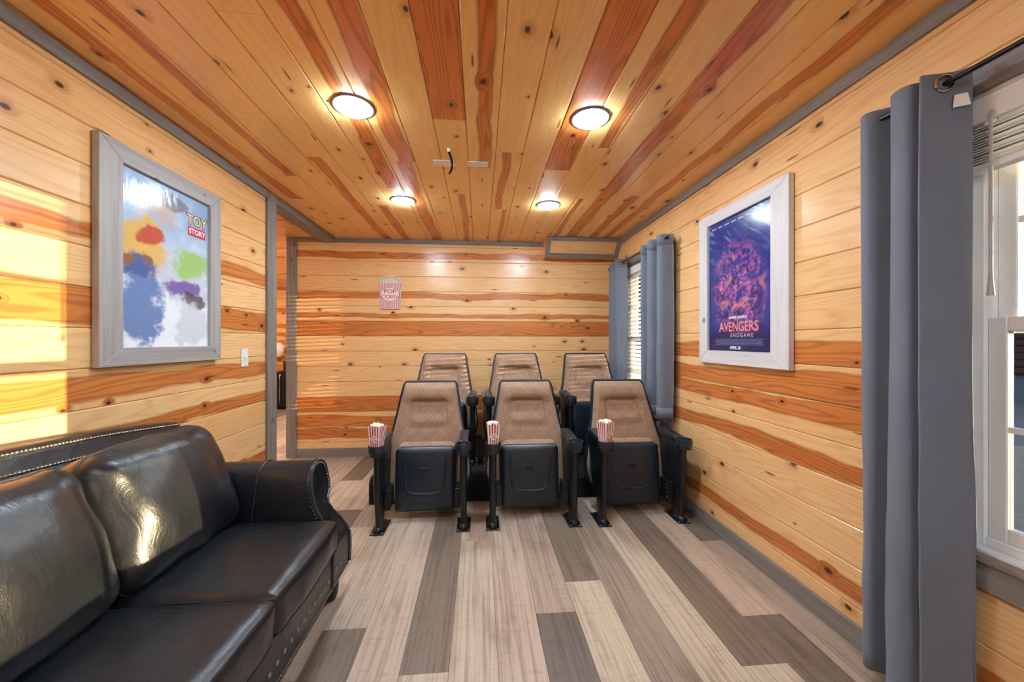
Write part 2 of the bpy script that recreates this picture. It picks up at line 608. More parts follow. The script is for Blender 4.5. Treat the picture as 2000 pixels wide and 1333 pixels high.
def obj(name, mb, mats, parent=None, smooth=False, angle=35, label=None):
    me = mb if isinstance(mb, bpy.types.Mesh) else mb.mesh(name, mats, smooth, angle)
    o = bpy.data.objects.new(name, me)
    C.objects.link(o)
    if parent is not None:
        o.parent = parent
        o.matrix_parent_inverse = Matrix.Translation(-Vector(parent.location))
    if label:
        o['label'] = label
    return o


def tag(o, label=None, cat=None, group=None, kind=None):
    if label: o['label'] = label
    if cat: o['category'] = cat
    if group: o['group'] = group
    if kind: o['kind'] = kind
    return o


def thing(name, label, cat, loc=(0, 0, 0), group=None):
    o = bpy.data.objects.new(name, None)
    o.empty_display_size = 0.1
    C.objects.link(o)
    o.location = loc
    return tag(o, label, cat, group)


def struct(name, mb, mats, label=None, **k):
    o = obj(name, mb, mats, **k)
    return tag(o, label, None, None, 'structure')


def copy_tree(o, parent=None):
    c = o.copy()
    C.objects.link(c)
    if parent is not None:
        c.parent = parent
    for ch in list(o.children):
        copy_tree(ch, c)
    return c


def soft_box(cx, cy, cz, hx, hy, hz, r, n=14, crown=(0, 0, 0), seed=0.0, wr=0.0, wf=6.0):
    """rounded, crowned cushion as MB; returns MB and a mapper for seam paths"""
    H = Vector((hx, hy, hz))
    def mp(p):
        q = Vector((max(-(hx - r), min(hx - r, p.x * hx)), max(-(hy - r), min(hy - r, p.y * hy)), max(-(hz - r), min(hz - r, p.z * hz))))
        d = Vector((p.x * hx, p.y * hy, p.z * hz)) - q
        if d.length > 1e-9:
            q = q + d.normalized() * r
        ex, ey, ez = q.x / hx, q.y / hy, q.z / hz
        bx = (1 - ey * ey) * (1 - ez * ez)
        by = (1 - ex * ex) * (1 - ez * ez)
        bz = (1 - ex * ex) * (1 - ey * ey)
        q = Vector((q.x + crown[0] * ex * bx, q.y + crown[1] * ey * by, q.z + crown[2] * ez * bz))
        if wr:
            nn = mnoise.noise(Vector((q.x * wf + seed, q.y * wf * 1.3, q.z * wf + seed * 2)))
            q = q + q.normalized() * nn * wr
        return Vector((cx, cy, cz)) + q
    ts = []
    for i in range(n + 1):
        t = -1 + 2 * i / n
        ts.append(math.copysign(abs(t) ** 0.7, t))     # denser near edges
    V, Fc, idx = [], [], {}
    def vid(a):
        k = tuple(round(c, 6) for c in a)
        if k not in idx:
            idx[k] = len(V)
            V.append(mp(Vector(a)))
        return idx[k]
    for ax in range(3):
        for s in (-1, 1):
            for i in range(n):
                for j in range(n):
                    def pt(a, b):
                        p = [0, 0, 0]
                        p[ax] = s
                        p[(ax + 1) % 3] = a
                        p[(ax + 2) % 3] = b
                        return vid(p)
                    q = [pt(ts[i], ts[j]), pt(ts[i + 1], ts[j]), pt(ts[i + 1], ts[j + 1]), pt(ts[i], ts[j + 1])]
                    Fc.append(q if s > 0 else q[::-1])
    return MB().add(V, Fc), mp


def ring_path(mp, ax, s, n=24, inset=1.0):
    """points on the seam of face (ax,s) of a soft_box"""
    pts = []
    seq = []
    for i in range(n): seq.append((-1 + 2 * i / n, -1))
    for i in range(n): seq.append((1, -1 + 2 * i / n))
    for i in range(n): seq.append((1 - 2 * i / n, 1))
    for i in range(n): seq.append((-1, 1 - 2 * i / n))
    for a, b in seq:
        p = [0, 0, 0]
        p[ax] = s * inset
        p[(ax + 1) % 3] = a
        p[(ax + 2) % 3] = b
        pts.append(mp(Vector(p)))
    return pts


def text_mesh(body, size, depth=0.002, bold=0.0, align='CENTER'):
    cu = bpy.data.curves.new('lettering', 'FONT')
    cu.body = body
    cu.size = size
    cu.extrude = depth
    cu.offset = bold
    cu.align_x = align
    cu.align_y = 'CENTER'
    cu.resolution_u = 3
    o = bpy.data.objects.new('lettering', cu)
    C.objects.link(o)
    bpy.context.view_layer.update()
    dg = bpy.context.evaluated_depsgraph_get()
    me = bpy.data.meshes.new_from_object(o.evaluated_get(dg))
    bpy.data.objects.remove(o, do_unlink=True)
    bpy.data.curves.remove(cu)
    return me


def text_obj(name, body, size, mat, frame, parent, depth=0.0015, bold=0.0, sx=1.0, label=None):
    """frame: 4x4 placing text plane (x right, y up, z out)"""
    me = text_mesh(body, size, depth, bold)
    me.transform(frame @ Matrix.Diagonal((sx, 1, 1, 1)))
    me.materials.clear()
    me.materials.append(mat)
    return obj(name, me, mat, parent, label=label)


# ------------------------------------------------------------------ planks
PLANK_MESH = {}


def plank_mesh(L, wd, t, ch, mat, gap):
    k = (round(L, 3), round(wd, 4), mat.name)
    if k not in PLANK_MESH:
        a, h = L / 2 - gap / 2, wd / 2 - gap / 2
        mb = MB()
        prof = [(-h, -t), (-h, -ch), (-h + ch, 0), (h - ch, 0), (h, -ch), (h, -t)]
        n = len(prof)
        V = [(-a, p[0], p[1]) for p in prof] + [(a, p[0], p[1]) for p in prof]
        Fc = [(i, i + 1, n + i + 1, n + i)[::-1] for i in range(n - 1)] + [(n - 1, 0, n, 2 * n - 1)[::-1]]
        Fc += [tuple(range(n)), tuple(range(n, 2 * n))[::-1]]
        mb.add(V, Fc)
        me = mb.mesh('plank', mat)
        bm = bmesh.new(); bm.from_mesh(me)
        bmesh.ops.recalc_face_normals(bm, faces=bm.faces)
        bm.to_mesh(me); bm.free()
        PLANK_MESH[k] = me
    return PLANK_MESH[k]


def plank(parent, centre, ax_l, ax_w, L, wd, mat, t=0.014, ch=0.004, gap=0.0015, hpos=0.0, hwid=0.0, tone=0.0, seed=None, pcol=None):
    me = plank_mesh(L, wd, t, ch, mat, gap)
    o = bpy.data.objects.new('plank', me)
    C.objects.link(o)
    X, Y = Vector(ax_l), Vector(ax_w)
    Z = X.cross(Y)
    R = Matrix((X, Y, Z)).transposed().to_4x4()
    o.parent = parent
    o.matrix_parent_inverse = Matrix.Identity(4)
    o.matrix_basis = Matrix.Translation(Vector(centre)) @ R
    o['seed'] = rnd.random() if seed is None else seed
    o['hpos'] = float(hpos)
    o['hwid'] = float(hwid)
    o['tone'] = float(tone)
    if pcol:
        o['pcol'] = [float(c) for c in pcol[:3]]
    return o


T = 0.014
# ------------------------------------------------------------------ floor
floor = struct('floor', MB().box(-5.2, 1.7, YF - 0.1, 8.6, -0.12, -0.010), M['subfloor'], 'floor of grey and beige wood-look planks')
LT = [(200, 181, 158), (194, 177, 158), (206, 187, 162), (188, 168, 149), (198, 174, 153)]
MD = [(174, 153, 135), (164, 145, 128), (180, 157, 138)]
DK = [(128, 113, 99), (134, 117, 101), (118, 105, 95)]
def tone(k):
    return lin(rnd.choice({'L': LT, 'M': MD, 'D': DK}[k]))
FW, F0 = 0.191, 0.0723          # plank width, seam position
spec = {   # column -> list of (end Y, tone) from the near end
    -8: [(0.9, 'L'), (2.1, 'M'), (3.3, 'L'), (4.374, 'M')],
    -7: [(0.4, 'M'), (1.6, 'L'), (3.61, 'L'), (4.374, 'D')],
    -6: [(1.0, 'L'), (2.2, 'L'), (2.985, 'D'), (4.374, 'L')],
    -5: [(0.3, 'D'), (1.5, 'M'), (2.7, 'L'), (4.374, 'M')],
    -4: [(0.6, 'L'), (1.75, 'D'), (2.9, 'L'), (4.374, 'L')],
    -3: [(0.2, 'M'), (1.3, 'L'), (3.6, 'L'), (4.374, 'M')],
    -2: [(0.7, 'D'), (1.49, 'L'), (3.9, 'D'), (4.374, 'L')],
    -1: [(0.3, 'M'), (2.45, 'L'), (3.6, 'L'), (4.374, 'D')],
    0: [(0.5, 'D'), (2.7, 'L'), (3.9, 'L'), (4.374, 'M')],
    1: [(0.6, 'L'), (1.772, 'D'), (2.93, 'M'), (4.374, 'L')],
    2: [(0.8, 'M'), (1.993, 'L'), (3.2, 'D'), (4.374, 'M')],
    3: [(0.9, 'L'), (3.1, 'M'), (4.374, 'L')],
    4: [(0.2, 'D'), (1.1, 'M'), (3.3, 'L'), (4.374, 'D')],
    5: [(0.2, 'L'), (1.418, 'L'), (3.5, 'D'), (4.374, 'L')],
    6: [(0.4, 'L'), (1.676, 'D'), (2.9, 'L'), (4.374, 'D')],
    7: [(1.1, 'D'), (2.328, 'M'), (3.5, 'D'), (4.374, 'L')],
}
for k in range(-10, 8):
    # seam index: column k spans F0+FW*(k-0) .. ; column 0 is right of seam F0
    x0, x1 = F0 + FW * k, F0 + FW * (k + 1)
    if k == 7:
        x1 = min(x1, XR)
    segs = spec.get(k, [(0.6 + 0.3 * (k % 3), 'L'), (1.9, 'D'), (3.1, 'L'), (4.374, 'M')])
    y = YF
    for i, (ye, tk) in enumerate(segs):
        plank(floor, ((x0 + x1) / 2, (y + ye) / 2, 0), (0, 1, 0), (-1, 0, 0), ye - y, x1 - x0, M['floor'], t=0.012, ch=0.0012, gap=0.0008, pcol=tone(tk))
        y = ye
# hall floor planks seen through the opening
for k in range(-26, -10):
    x0, x1 = F0 + FW * k, F0 + FW * (k + 1)
    y = 1.6
    off = rnd.random()
    while y < 8.5:
        ye = min(8.5, y + (1.22 if y > 1.7 else 0.4 + off))
        plank(floor, ((x0 + x1) / 2, (y + ye) / 2, 0), (0, 1, 0), (-1, 0, 0), ye - y, x1 - x0, M['floor'], t=0.012, ch=0.0012, gap=0.0008, pcol=tone(rnd.choice('LLMLMD')))
        y = ye
for k in range(-10, -8):   # hall floor behind the partition
    pass

# ------------------------------------------------------------------ ceiling
ceiling = struct('ceiling', MB().box(XL - 0.12, XR + 0.12, YF - 0.1, YB + 0.12, ZC + T - 0.001, ZC + 0.12), M['gap'], 'knotty pine plank ceiling')
CW, C0 = 0.1677, -0.071
H = None
cspec = {  # col -> (end Y, hpos, hwid, tone)
    -10: [(4.374, 0.1, 0.12, .4)],
    -9: [(1.3, 0, 0, .3), (3.2, 0.2, 0.2, .3), (4.374, 0, 0, .2)],
    -8: [(2.75, 0.25, 0.16, .3), (4.374, 0, 0, .3)],
    -7: [(2.01, 0.0, 0.0, .2), (4.374, 0.0, 0.0, .1)],
    -6: [(2.46, 0, 0, .1), (4.374, -0.2, 0.2, .2)],
    -5: [(1.4, 0, 0, .1), (3.3, 0, 0, .0), (4.374, 0.1, 0.18, .2)],
    -4: [(2.9, 0.12, 0.24, .2), (4.374, 0, 0, .1)],
    -3: [(2.47, 0.18, 0.26, .2), (4.374, 0.05, 0.3, .2)],
    -2: [(1.2, 0, 0, .1), (4.374, 0.0, 0.0, .1)],
    -1: [(1.985, -0.02, 0.8, .3), (2.98, 0, 0, .1), (4.374, 0.1, 0.14, .1)],
    0: [(2.52, 0.08, 0.2, .1), (4.374, 0, 0, .15)],
    1: [(2.3, 0, 0, .0), (3.3, -0.1, 0.17, .1), (4.374, 0.2, 0.1, .1)],
    2: [(2.015, 0, 0, .05), (4.374, 0, 0, .1)],
    3: [(2.51, -0.05, 0.62, .3), (4.374, 0.0, 0.0, .1)],
    4: [(2.2, 0.22, 0.22, .1), (4.374, 0, 0, .1)],
    5: [(3.0, 0, 0, .1), (4.374, -.2, .1, .1)],
    6: [(4.374, -0.2, 0.30, .2)],
    7: [(2.9, 0, 0, .45), (4.374, 0.2, .2, .3)],
    8: [(4.374, 0.18, 0.2, .2)],
    9: [(4.374, 0, 0, .3)],
}
for k in range(-10, 10):
    x0, x1 = max(C0 + CW * k, XL), min(C0 + CW * (k + 1), XR)
    if x1 - x0 < 0.01:
        continue
    y = YF
    for (ye, hp, hw, tn) in cspec.get(k, [(4.374, 0, 0, .1)]):
        plank(ceiling, ((x0 + x1) / 2, (y + ye) / 2, ZC), (0, 1, 0), (1, 0, 0), ye - y, x1 - x0, M['pine_c'], hpos=hp, hwid=hw, tone=tn)
        y = ye

# ------------------------------------------------------------------ walls
W1 = (0.22, 1.14, 0.61, 2.06)      # near window y0,y1,z0,z1
W2 = (3.10, 4.02, 0.61, 2.06)      # far window
WT = 0.12


def wall_x(name, X, s, y0, y1, z1, openings, label):
    """slab behind planks, normal s along x, with rectangular openings"""
    mb = MB()
    xa, xb = X - s * (T - 0.001), X - s * (T + WT)
    ys = sorted({y0, y1} | {o[0] for o in openings} | {o[1] for o in openings})
    for a, b in zip(ys, ys[1:]):
        op = [o for o in openings if o[0] <= a + 1e-6 and o[1] >= b - 1e-6]
        if op:
            mb.box(xa, xb, a, b, 0, op[0][2])
            mb.box(xa, xb, a, b, op[0][3], z1)
        else:
            mb.box(xa, xb, a, b, 0, z1)
    return struct(name, mb, M['gap'], label)


wall_right = wall_x('wall_right', XR, -1, YF, YB + 0.2, ZC, [W1, W2], 'right pine plank wall with two windows')
wall_left = wall_x('wall_left', XL, 1, YF, 3.145, ZC, [], 'left pine plank wall ending at a grey post')
wall_back = struct('wall_back', MB().box(-2.10, XR + 0.1, YB + T - 0.001, YB + 0.10, 0, ZC), M['gap'], 'back pine plank wall behind the seats')
wall_front = struct('wall_front', MB().box(XL - 0.1, XR + 0.1, YF - 0.12, YF, 0, ZC), M['pine'], 'pine wall behind the camera')
wall_front['seed'] = 0.3; wall_front['hpos'] = 0.0; wall_front['hwid'] = 0.0; wall_front['tone'] = 0.1

rows = [(0.0, ROW0)] + [(ROW0 + ROW * k, ROW0 + ROW * (k + 1)) for k in range(13)] + [(ROW0 + ROW * 13, ZC)]
back_h = {0: (0, 0), 1: (0.1, 0.32), 2: (-0.12, 0.36), 3: (0, 0.7), 8: (0.0, 0.7), 9: (-0.12, 0.13), 10: (0.22, 0.2), 13: (-0.1, 0.2), 12: (0, 0)}
for i, (a, b) in enumerate(rows):
    hp, hw = back_h.get(i, (0, 0))
    plank(wall_back, ((-2.10 + XR) / 2, YB, (a + b) / 2), (1, 0, 0), (0, 0, 1), XR + 2.10, b - a, M['pine'], hpos=hp, hwid=hw, tone=rnd.random() * 0.35)

left_h = {10: (-0.1, 0.22), 8: (0.05, 0.4), 6: (0.0, 0.27), 5: (-0.25, 0.2), 2: (0, .25), 12: (0, 0)}
for i, (a, b) in enumerate(rows):
    hp, hw = left_h.get(i, (0, 0))
    js = {3: [0.9], 4: [2.0], 7: [0.4], 9: [1.9], 11: [0.2]}.get(i, [])
    y = YF
    for ye in js + [3.07]:
        plank(wall_left, (XL, (y + ye) / 2, (a + b) / 2), (0, 1, 0), (0, 0, 1), ye - y, b - a, M['pine'], hpos=hp, hwid=hw, tone=rnd.random() * 0.45)
        y = ye

right_h = {1: (-0.12, 0.2), 4: (-0.15, 0.22), 5: (0.2, 0.26), 6: (-0.12, 0.36), 7: (-0.17, 0.33), 0: (0, 0)}
for i, (a, b) in enumerate(rows):
    hp, hw = right_h.get(i, (0, 0))
    pieces = []
    if b <= W1[2] + 1e-6 or a >= W1[3] - 1e-6:
        pieces = [(YF, YB, a, b)]
    else:
        pieces = [(YF, W1[0], a, b), (W1[1], W2[0], a, b), (W2[1], YB, a, b)]
        if a < W1[2]:
            pieces += [(W1[0], W1[1], a, W1[2]), (W2[0], W2[1], a, W1[2])]
        if b > W1[3]:
            pieces += [(W1[0], W1[1], W1[3], b), (W2[0], W2[1], W1[3], b)]
    for (y0, y1, za, zb) in pieces:
        plank(wall_right, (XR, (y0 + y1) / 2, (za + zb) / 2), (0, -1, 0), (0, 0, 1), y1 - y0, zb - za, M['pine'], hpos=hp, hwid=hw, tone=rnd.random() * 0.3, seed=rnd.random())

# ------------------------------------------------------------------ soffit, trims, baseboards
soffit_top, soffit_bot, soffit_x = 4.09, 4.26, 0.735
sof = struct('soffit', MB().prism([(soffit_top, ZC), (YB, ZC), (YB, 2.235), (soffit_bot, 2.235)], 'x', soffit_x, XR), M['pine'], 'small sloped pine soffit in the upper right corner')
sof['seed'] = 0.61; sof['hpos'] = 14.45; sof['hwid'] = 0.12; sof['tone'] = 0.2
sd = Vector((0, soffit_bot - soffit_top, 2.235 - ZC)).normalized()
sn = Vector((0, -sd.z * -1, 0))
def soffit_strip(x0, x1, t0, t1):
    """strip lying on the sloped face between slope parameters t0..t1 (m from the top)"""
    L = math.hypot(soffit_bot - soffit_top, ZC - 2.235)
    nrm = Vector((0, -(ZC - 2.235), -(soffit_bot - soffit_top))).normalized()
    P0 = Vector((0, soffit_top, ZC))
    mb = MB()
    q = []
    for x in (x0, x1):
        for t_ in (t0, t1):
            for h in (-0.004, 0.016):
                p = P0 + sd * t_ + nrm * h
                q.append((x, p.y, p.z))
    mb.add(q, [(0, 1, 3, 2), (4, 6, 7, 5), (0, 4, 5, 1), (2, 3, 7, 6), (1, 5, 7, 3), (0, 2, 6, 4)])
    return mb
Ls = math.hypot(soffit_bot - soffit_top, ZC - 2.235)
for nm, mb, mt in (('trim_board', soffit_strip(soffit_x, XR, 0.0, 0.045), 'grey_x'), ('trim_board', soffit_strip(soffit_x, XR, Ls - 0.045, Ls), 'grey_x'),
                   ('trim_board', soffit_strip(soffit_x, soffit_x + 0.045, 0.045, Ls - 0.045), 'grey_z'), ('trim_board', soffit_strip(XR - 0.05, XR - 0.001, 0.045, Ls - 0.045), 'grey_z')):
    obj(nm, mb, M[mt], sof)

TR = 0.057
struct('trim_1', MB().rbox(XL, XL + 0.018, YF, 3.029, ZC - TR, ZC - 0.001, 0.003, 1), M['grey_y'], 'grey trim along the top of the left wall')
struct('trim_2', MB().rbox(XL - 0.12, XL + 0.012, 3.155, YB, ZC - TR + 0.004, ZC - 0.001, 0.003, 1), M['grey_y'], 'grey header trim between the room and the hall ceiling')
struct('trim_3', MB().rbox(XR - 0.018, XR, YF, YB, ZC - TR, ZC - 0.001, 0.003, 1), M['grey_y'], 'grey trim along the top of the right wall')
struct('trim_4', MB().rbox(-1.999, soffit_x, YB - 0.018, YB, ZC - 0.048, ZC - 0.001, 0.003, 1), M['grey_x'], 'grey trim along the top of the back wall')
struct('trim_5', MB().rbox(XL - 0.14, XL + 0.022, 3.030, 3.154, 0, ZC - 0.002, 0.004, 1), M['grey_z'], 'grey post trim at the end of the left wall')
struct('trim_6', MB().rbox(-2.105, -2.0, YB - 0.018, YB + 0.11, 0, ZC - 0.002, 0.004, 1), M['grey_z'], 'grey end trim on the left edge of the back wall')
struct('baseboard_right', MB().rbox(XR - 0.016, XR, YF, YB - 0.001, 0, 0.095, 0.003, 1), M['grey_y'], 'grey baseboard along the right wall')
struct('baseboard_left', MB().rbox(XL, XL + 0.016, YF, 3.029, 0, 0.095, 0.003, 1), M['grey_y'], 'grey baseboard along the left wall')
struct('baseboard_back', MB().rbox(-1.999, -0.862, YB - 0.016, YB, 0, 0.095, 0.003, 1), M['grey_x'], 'grey baseboard along the back wall')

# ------------------------------------------------------------------ hall beyond the opening
HX0, HY1 = -5.1, 8.3
hall_wall_end = struct('wall_hall_end', MB().box(HX0, XL, HY1 + T - 0.001, HY1 + 0.1, 0, ZC), M['gap'], 'far pine wall of the hall')
for i, (a, b) in enumerate(rows):
    plank(hall_wall_end, ((HX0 + XL) / 2, HY1, (a + b) / 2), (1, 0, 0), (0, 0, 1), XL - HX0, b - a, M['pine'], hpos=0, hwid=rnd.choice([0, 0, .3]), tone=0.2)
hw2 = struct('wall_hall_left', MB().box(HX0 - 0.1, HX0, 1.4, HY1 + 0.1, 0, ZC), M['pine'], 'left pine wall of the hall')
hw3 = struct('wall_hall_near', MB().box(HX0, XL - 0.13, 1.4, 1.5, 0, ZC), M['pine'], 'near pine wall of the hall')
hw4 = struct('wall_hall_right', MB().box(XL + 0.0, XL + 0.1, YB + 0.11, HY1, 0, ZC), M['pine'], 'right pine wall of the hall')
hall_ceiling = struct('ceiling_hall', MB().box(HX0, XL - 0.0, 1.4, HY1 + 0.1, ZC + T, ZC + 0.1), M['gap'], 'pine plank ceiling of the hall')
for q in (hw2, hw3, hw4):
    q['seed'] = 0.2; q['hpos'] = 0.0; q['hwid'] = 0.0; q['tone'] = 0.2
y = 1.5
i = 0
while y < HY1:
    ye = min(y + 0.1677, HY1)
    plank(hall_ceiling, ((HX0 + XL - 0.06) / 2, (y + ye) / 2, ZC), (1, 0, 0), (0, -1, 0), XL - 0.06 - HX0, ye - y, M['pine_c'], hpos=rnd.uniform(-.2, .2), hwid=rnd.choice([0, 0, .25]), tone=0.25)
    y = ye

# ------------------------------------------------------------------ recessed lamps
def lamp(x, y, label, z=ZC, group='round recessed ceiling lights', mat='lamp'):
    t = thing('recessed_light', label, 'ceiling light', (x, y, z), group)
    ring = MB().lathe([(0.0985, 0.0), (0.0985, -0.003), (0.095, -0.006), (0.080, -0.0065), (0.0755, -0.005), (0.0755, -0.002)], 40, x, y, z)
    obj('trim_ring', ring, M['trimring'], t, smooth=True, angle=40)
    dif = MB().lathe([(0.074, -0.003), (0.074, -0.013), (0.070, -0.019), (0.05, -0.023), (0.0001, -0.024)], 40, x, y, z)
    obj('diffuser', dif, M[mat], t, smooth=True)
    return t
lamp(-0.611, 1.912, 'round recessed light, nearer one on the left of the ceiling')
lamp(0.565, 1.910, 'round recessed light, nearer one on the right of the ceiling')
lamp(-0.617, 3.150, 'round recessed light, farther one on the left of the ceiling')
lamp(0.574, 3.154, 'round recessed light, farther one on the right of the ceiling')
for x in (-0.61, 0.57):  # unseen pair behind the camera, added to brighten the room
    for y in (-0.57,):
        lamp(x, y, 'unseen round light added behind the viewer, %s side' % ('left' if x < 0 else 'right'))
for (x, y) in ((-2.72, 4.78), (-3.9, 4.78), (-2.72, 6.6), (-3.9, 6.6), (-3.3, 2.8)):  # first one is visible; the other four are unseen, added for hall brightness
    lamp(x, y, 'recessed light in the hall ceiling, %s and %s' % ('unseen addition nearest the viewer' if y < 4 else 'just past the back wall' if y < 6 else 'unseen addition toward the fridge', 'added farther left' if x < -3.5 else 'farther right' if x > -3 else 'in the middle'), group='hall ceiling lights', mat='hall_lamp')

# ------------------------------------------------------------------ windows
def window(name, W, label):
    y0, y1, z0, z1 = W
    xi = XR
    jamb = MB()
    d = XR + T + WT
    jamb.box(xi, d, y0, y0 + 0.012, z0, z1).box(xi, d, y1 - 0.012, y1, z0, z1).box(xi, d, y0 + 0.0121, y1 - 0.0121, z1 - 0.012, z1).box(xi, d, y0 + 0.0121, y1 - 0.0121, z0, z0 + 0.012)
    win = struct(name, jamb, M['vinyl'], label)
    # frame
    a, b, c, e = y0 + 0.012, y1 - 0.012, z0 + 0.012, z1 - 0.012
    fx0, fx1 = 1.618, 1.70
    fr = MB().rbox(fx0, fx1, a, a + 0.035, c, e, 0.003, 1).rbox(fx0, fx1, b - 0.035, b, c, e, 0.003, 1).rbox(fx0, fx1, a + 0.0352, b - 0.0352, e - 0.035, e, 0.003, 1).rbox(fx0, fx1, a + 0.0352, b - 0.0352, c, c + 0.03, 0.003, 1)
    obj('window_frame', fr, M['vinyl'], win)
    zm = 1.325
    for nm, xa, xb, za, zb in (('upper_sash', 1.664, 1.69, zm - 0.02, e - 0.035), ('lower_sash', 1.628, 1.655, c + 0.03, zm + 0.03)):
        ya, yb = a + 0.0355, b - 0.0355
        s = 0.045
        sash = MB().rbox(xa, xb, ya, ya + s, za, zb, 0.003, 1).rbox(xa, xb, yb - s, yb, za, zb, 0.003, 1).rbox(xa, xb, ya + s + 0.0002, yb - s - 0.0002, zb - s, zb, 0.003, 1).rbox(xa, xb, ya + s + 0.0002, yb - s - 0.0002, za, za + s, 0.003, 1)
        so = obj(nm, sash, M['vinyl'], win)
        xm = (xa + xb) / 2
        gl = obj('pane', MB().box(xm - 0.002, xm + 0.002, ya + s - 0.004, yb - s + 0.004, za + s - 0.004, zb - s + 0.004), M['glass'], so)
        mu = MB().box(xm - 0.008, xm + 0.008, ya + s, yb - s, (za + zb) / 2 - 0.009, (za + zb) / 2 + 0.009)
        obj('muntin', mu, M['vinyl'], so)
        obj('muntin', MB().box(xm - 0.008, xm + 0.008, (ya + yb) / 2 - 0.009, (ya + yb) / 2 + 0.009, za + s, zb - s).move(Matrix.Translation((0.0006, 0, 0))), M['vinyl'], so)
    # grey casing
    cs = 0.09
    obj('casing', MB().rbox(XR - 0.018, XR, y0 - cs, y1 + cs, z1, z1 + cs, 0.003, 1), M['grey_y'], win, label='grey wooden head casing')
    obj('casing', MB().rbox(XR - 0.018, XR, y0 - cs, y0, z0, z1, 0.003, 1), M['grey_z'], win)
    obj('casing', MB().rbox(XR - 0.018, XR, y1, y1 + cs, z0, z1, 0.003, 1), M['grey_z'], win)
    obj('window_sill', MB().rbox(XR - 0.03, XR + 0.05, y0 - cs, y1 + cs, z0 - 0.016, z0 + 0.004, 0.003, 1), M['grey_y'], win)
    obj('apron', MB().rbox(XR - 0.018, XR, y0 - cs, y1 + cs, z0 - 0.016 - cs, z0 - 0.016, 0.003, 1), M['grey_y'], win)
    return win
window('window_1', W1, 'near white double-hung window at the right edge')
window('window_2', W2, 'far window behind the white blind')

def slat(y0, y1, x, z, tilt, wd=0.05):
    mb = MB()
    n = 4
    V = []
    for y in (y0, y1):
        for k in range(n + 1):
            t = (k / n - 0.5) * wd
            bow = 0.003 * (1 - (2 * k / n - 1) ** 2)
            px = t * math.cos(tilt) - bow * math.sin(tilt)
            pz = t * math.sin(tilt) + bow * math.cos(tilt)
            V.append((x + px, y, z + pz))
    m = n + 1
    V += [(p[0], p[1], p[2] - 0.0025) for p in V]
    Fc = []
    for k in range(n):
        Fc.append((k, k + 1, m + k + 1, m + k))
        Fc.append((2 * m + k, 3 * m + k, 3 * m + k + 1, 2 * m + k + 1))
    Fc += [(0, m, 3 * m, 2 * m), (n, 2 * m + n, 3 * m + n, m + n)]
    Fc += [(k, 2 * m + k, 2 * m + k + 1, k + 1) for k in range(n)] + [(m + k, m + k + 1, 3 * m + k + 1, 3 * m + k) for k in range(n)]
    return mb.add(V, Fc)

# raised blind in the near window
b1 = thing('window_blind', 'white slatted blind pulled up at the top of the near window', 'window blind', (1.60, 0.68, 1.82))
ya, yb = W1[0] + 0.02, W1[1] - 0.02
obj('valance', MB().rbox(1.568, 1.582, ya, yb, 1.965, 2.045, 0.004, 2), M['blind'], b1)
obj('head_rail', MB().box(1.583, 1.625, ya, yb, 2.0, 2.045), M['blind'], b1)
for k in range(14):
    obj('slat', slat(ya + 0.005, yb - 0.005, 1.597, 1.845 + 0.0083 * k + (k % 3) * 0.001, math.radians(2 + 3 * ((k * 7) % 3 - 1)), 0.045), M['blind'], b1)
obj('bottom_rail', MB().rbox(1.575, 1.62, ya, yb, 1.818, 1.838, 0.004, 2), M['blind'], b1)
wand = MB().tube([(1.562, 1.037, 1.985), (1.556, 1.037, 1.96), (1.556, 1.037, 1.50), (1.556, 1.037, 1.47), (1.556, 1.037, 1.42)], [0.0045, 0.0045, 0.0045, 0.005, 0.009], 10)
obj('tilt_wand', wand, plain('grey_wand', lin(168, 168, 166), 0.35), b1, smooth=True, label='grey tilt wand hanging from the blind')
for yy in (0.40, 0.95):
    obj('lift_cord', MB().tube([(1.572, yy, 1.99), (1.570, yy + 0.004, 1.92), (1.571, yy - 0.002, 1.85)], 0.0018, 6), M['white'], b1)

# lowered blind in the far window
b2 = thing('window_blind', 'white slatted blind lowered in the far window', 'window blind', (1.60, 3.56, 0.64))
ya, yb = W2[0] + 0.02, W2[1] - 0.02
obj('valance', MB().rbox(1.566, 1.58, ya, yb, 1.975, 2.045, 0.004, 2), M['blind'], b2)
obj('head_rail', MB().box(1.583, 1.625, ya, yb, 2.0, 2.045), M['blind'], b2)
k = 0
z = 1.955
sm = None
while z > 0.68:
    if sm is None:
        s0 = obj('slat', slat(ya + 0.005, yb - 0.005, 1.597, z, math.radians(36)), M['blind'], b2)
        sm = s0
    else:
        s1 = sm.copy(); C.objects.link(s1); s1.location = (0, 0, z - 1.955)
    z -= 0.041
obj('bottom_rail', MB().rbox(1.575, 1.62, ya, yb, 0.635, 0.655, 0.004, 2), M['blind'], b2)
for yy in (3.26, 3.56, 3.86):
    obj('ladder_cord', MB().tube([(1.573, yy, 1.99), (1.573, yy, 0.65)], 0.0016, 6), M['white'], b2)

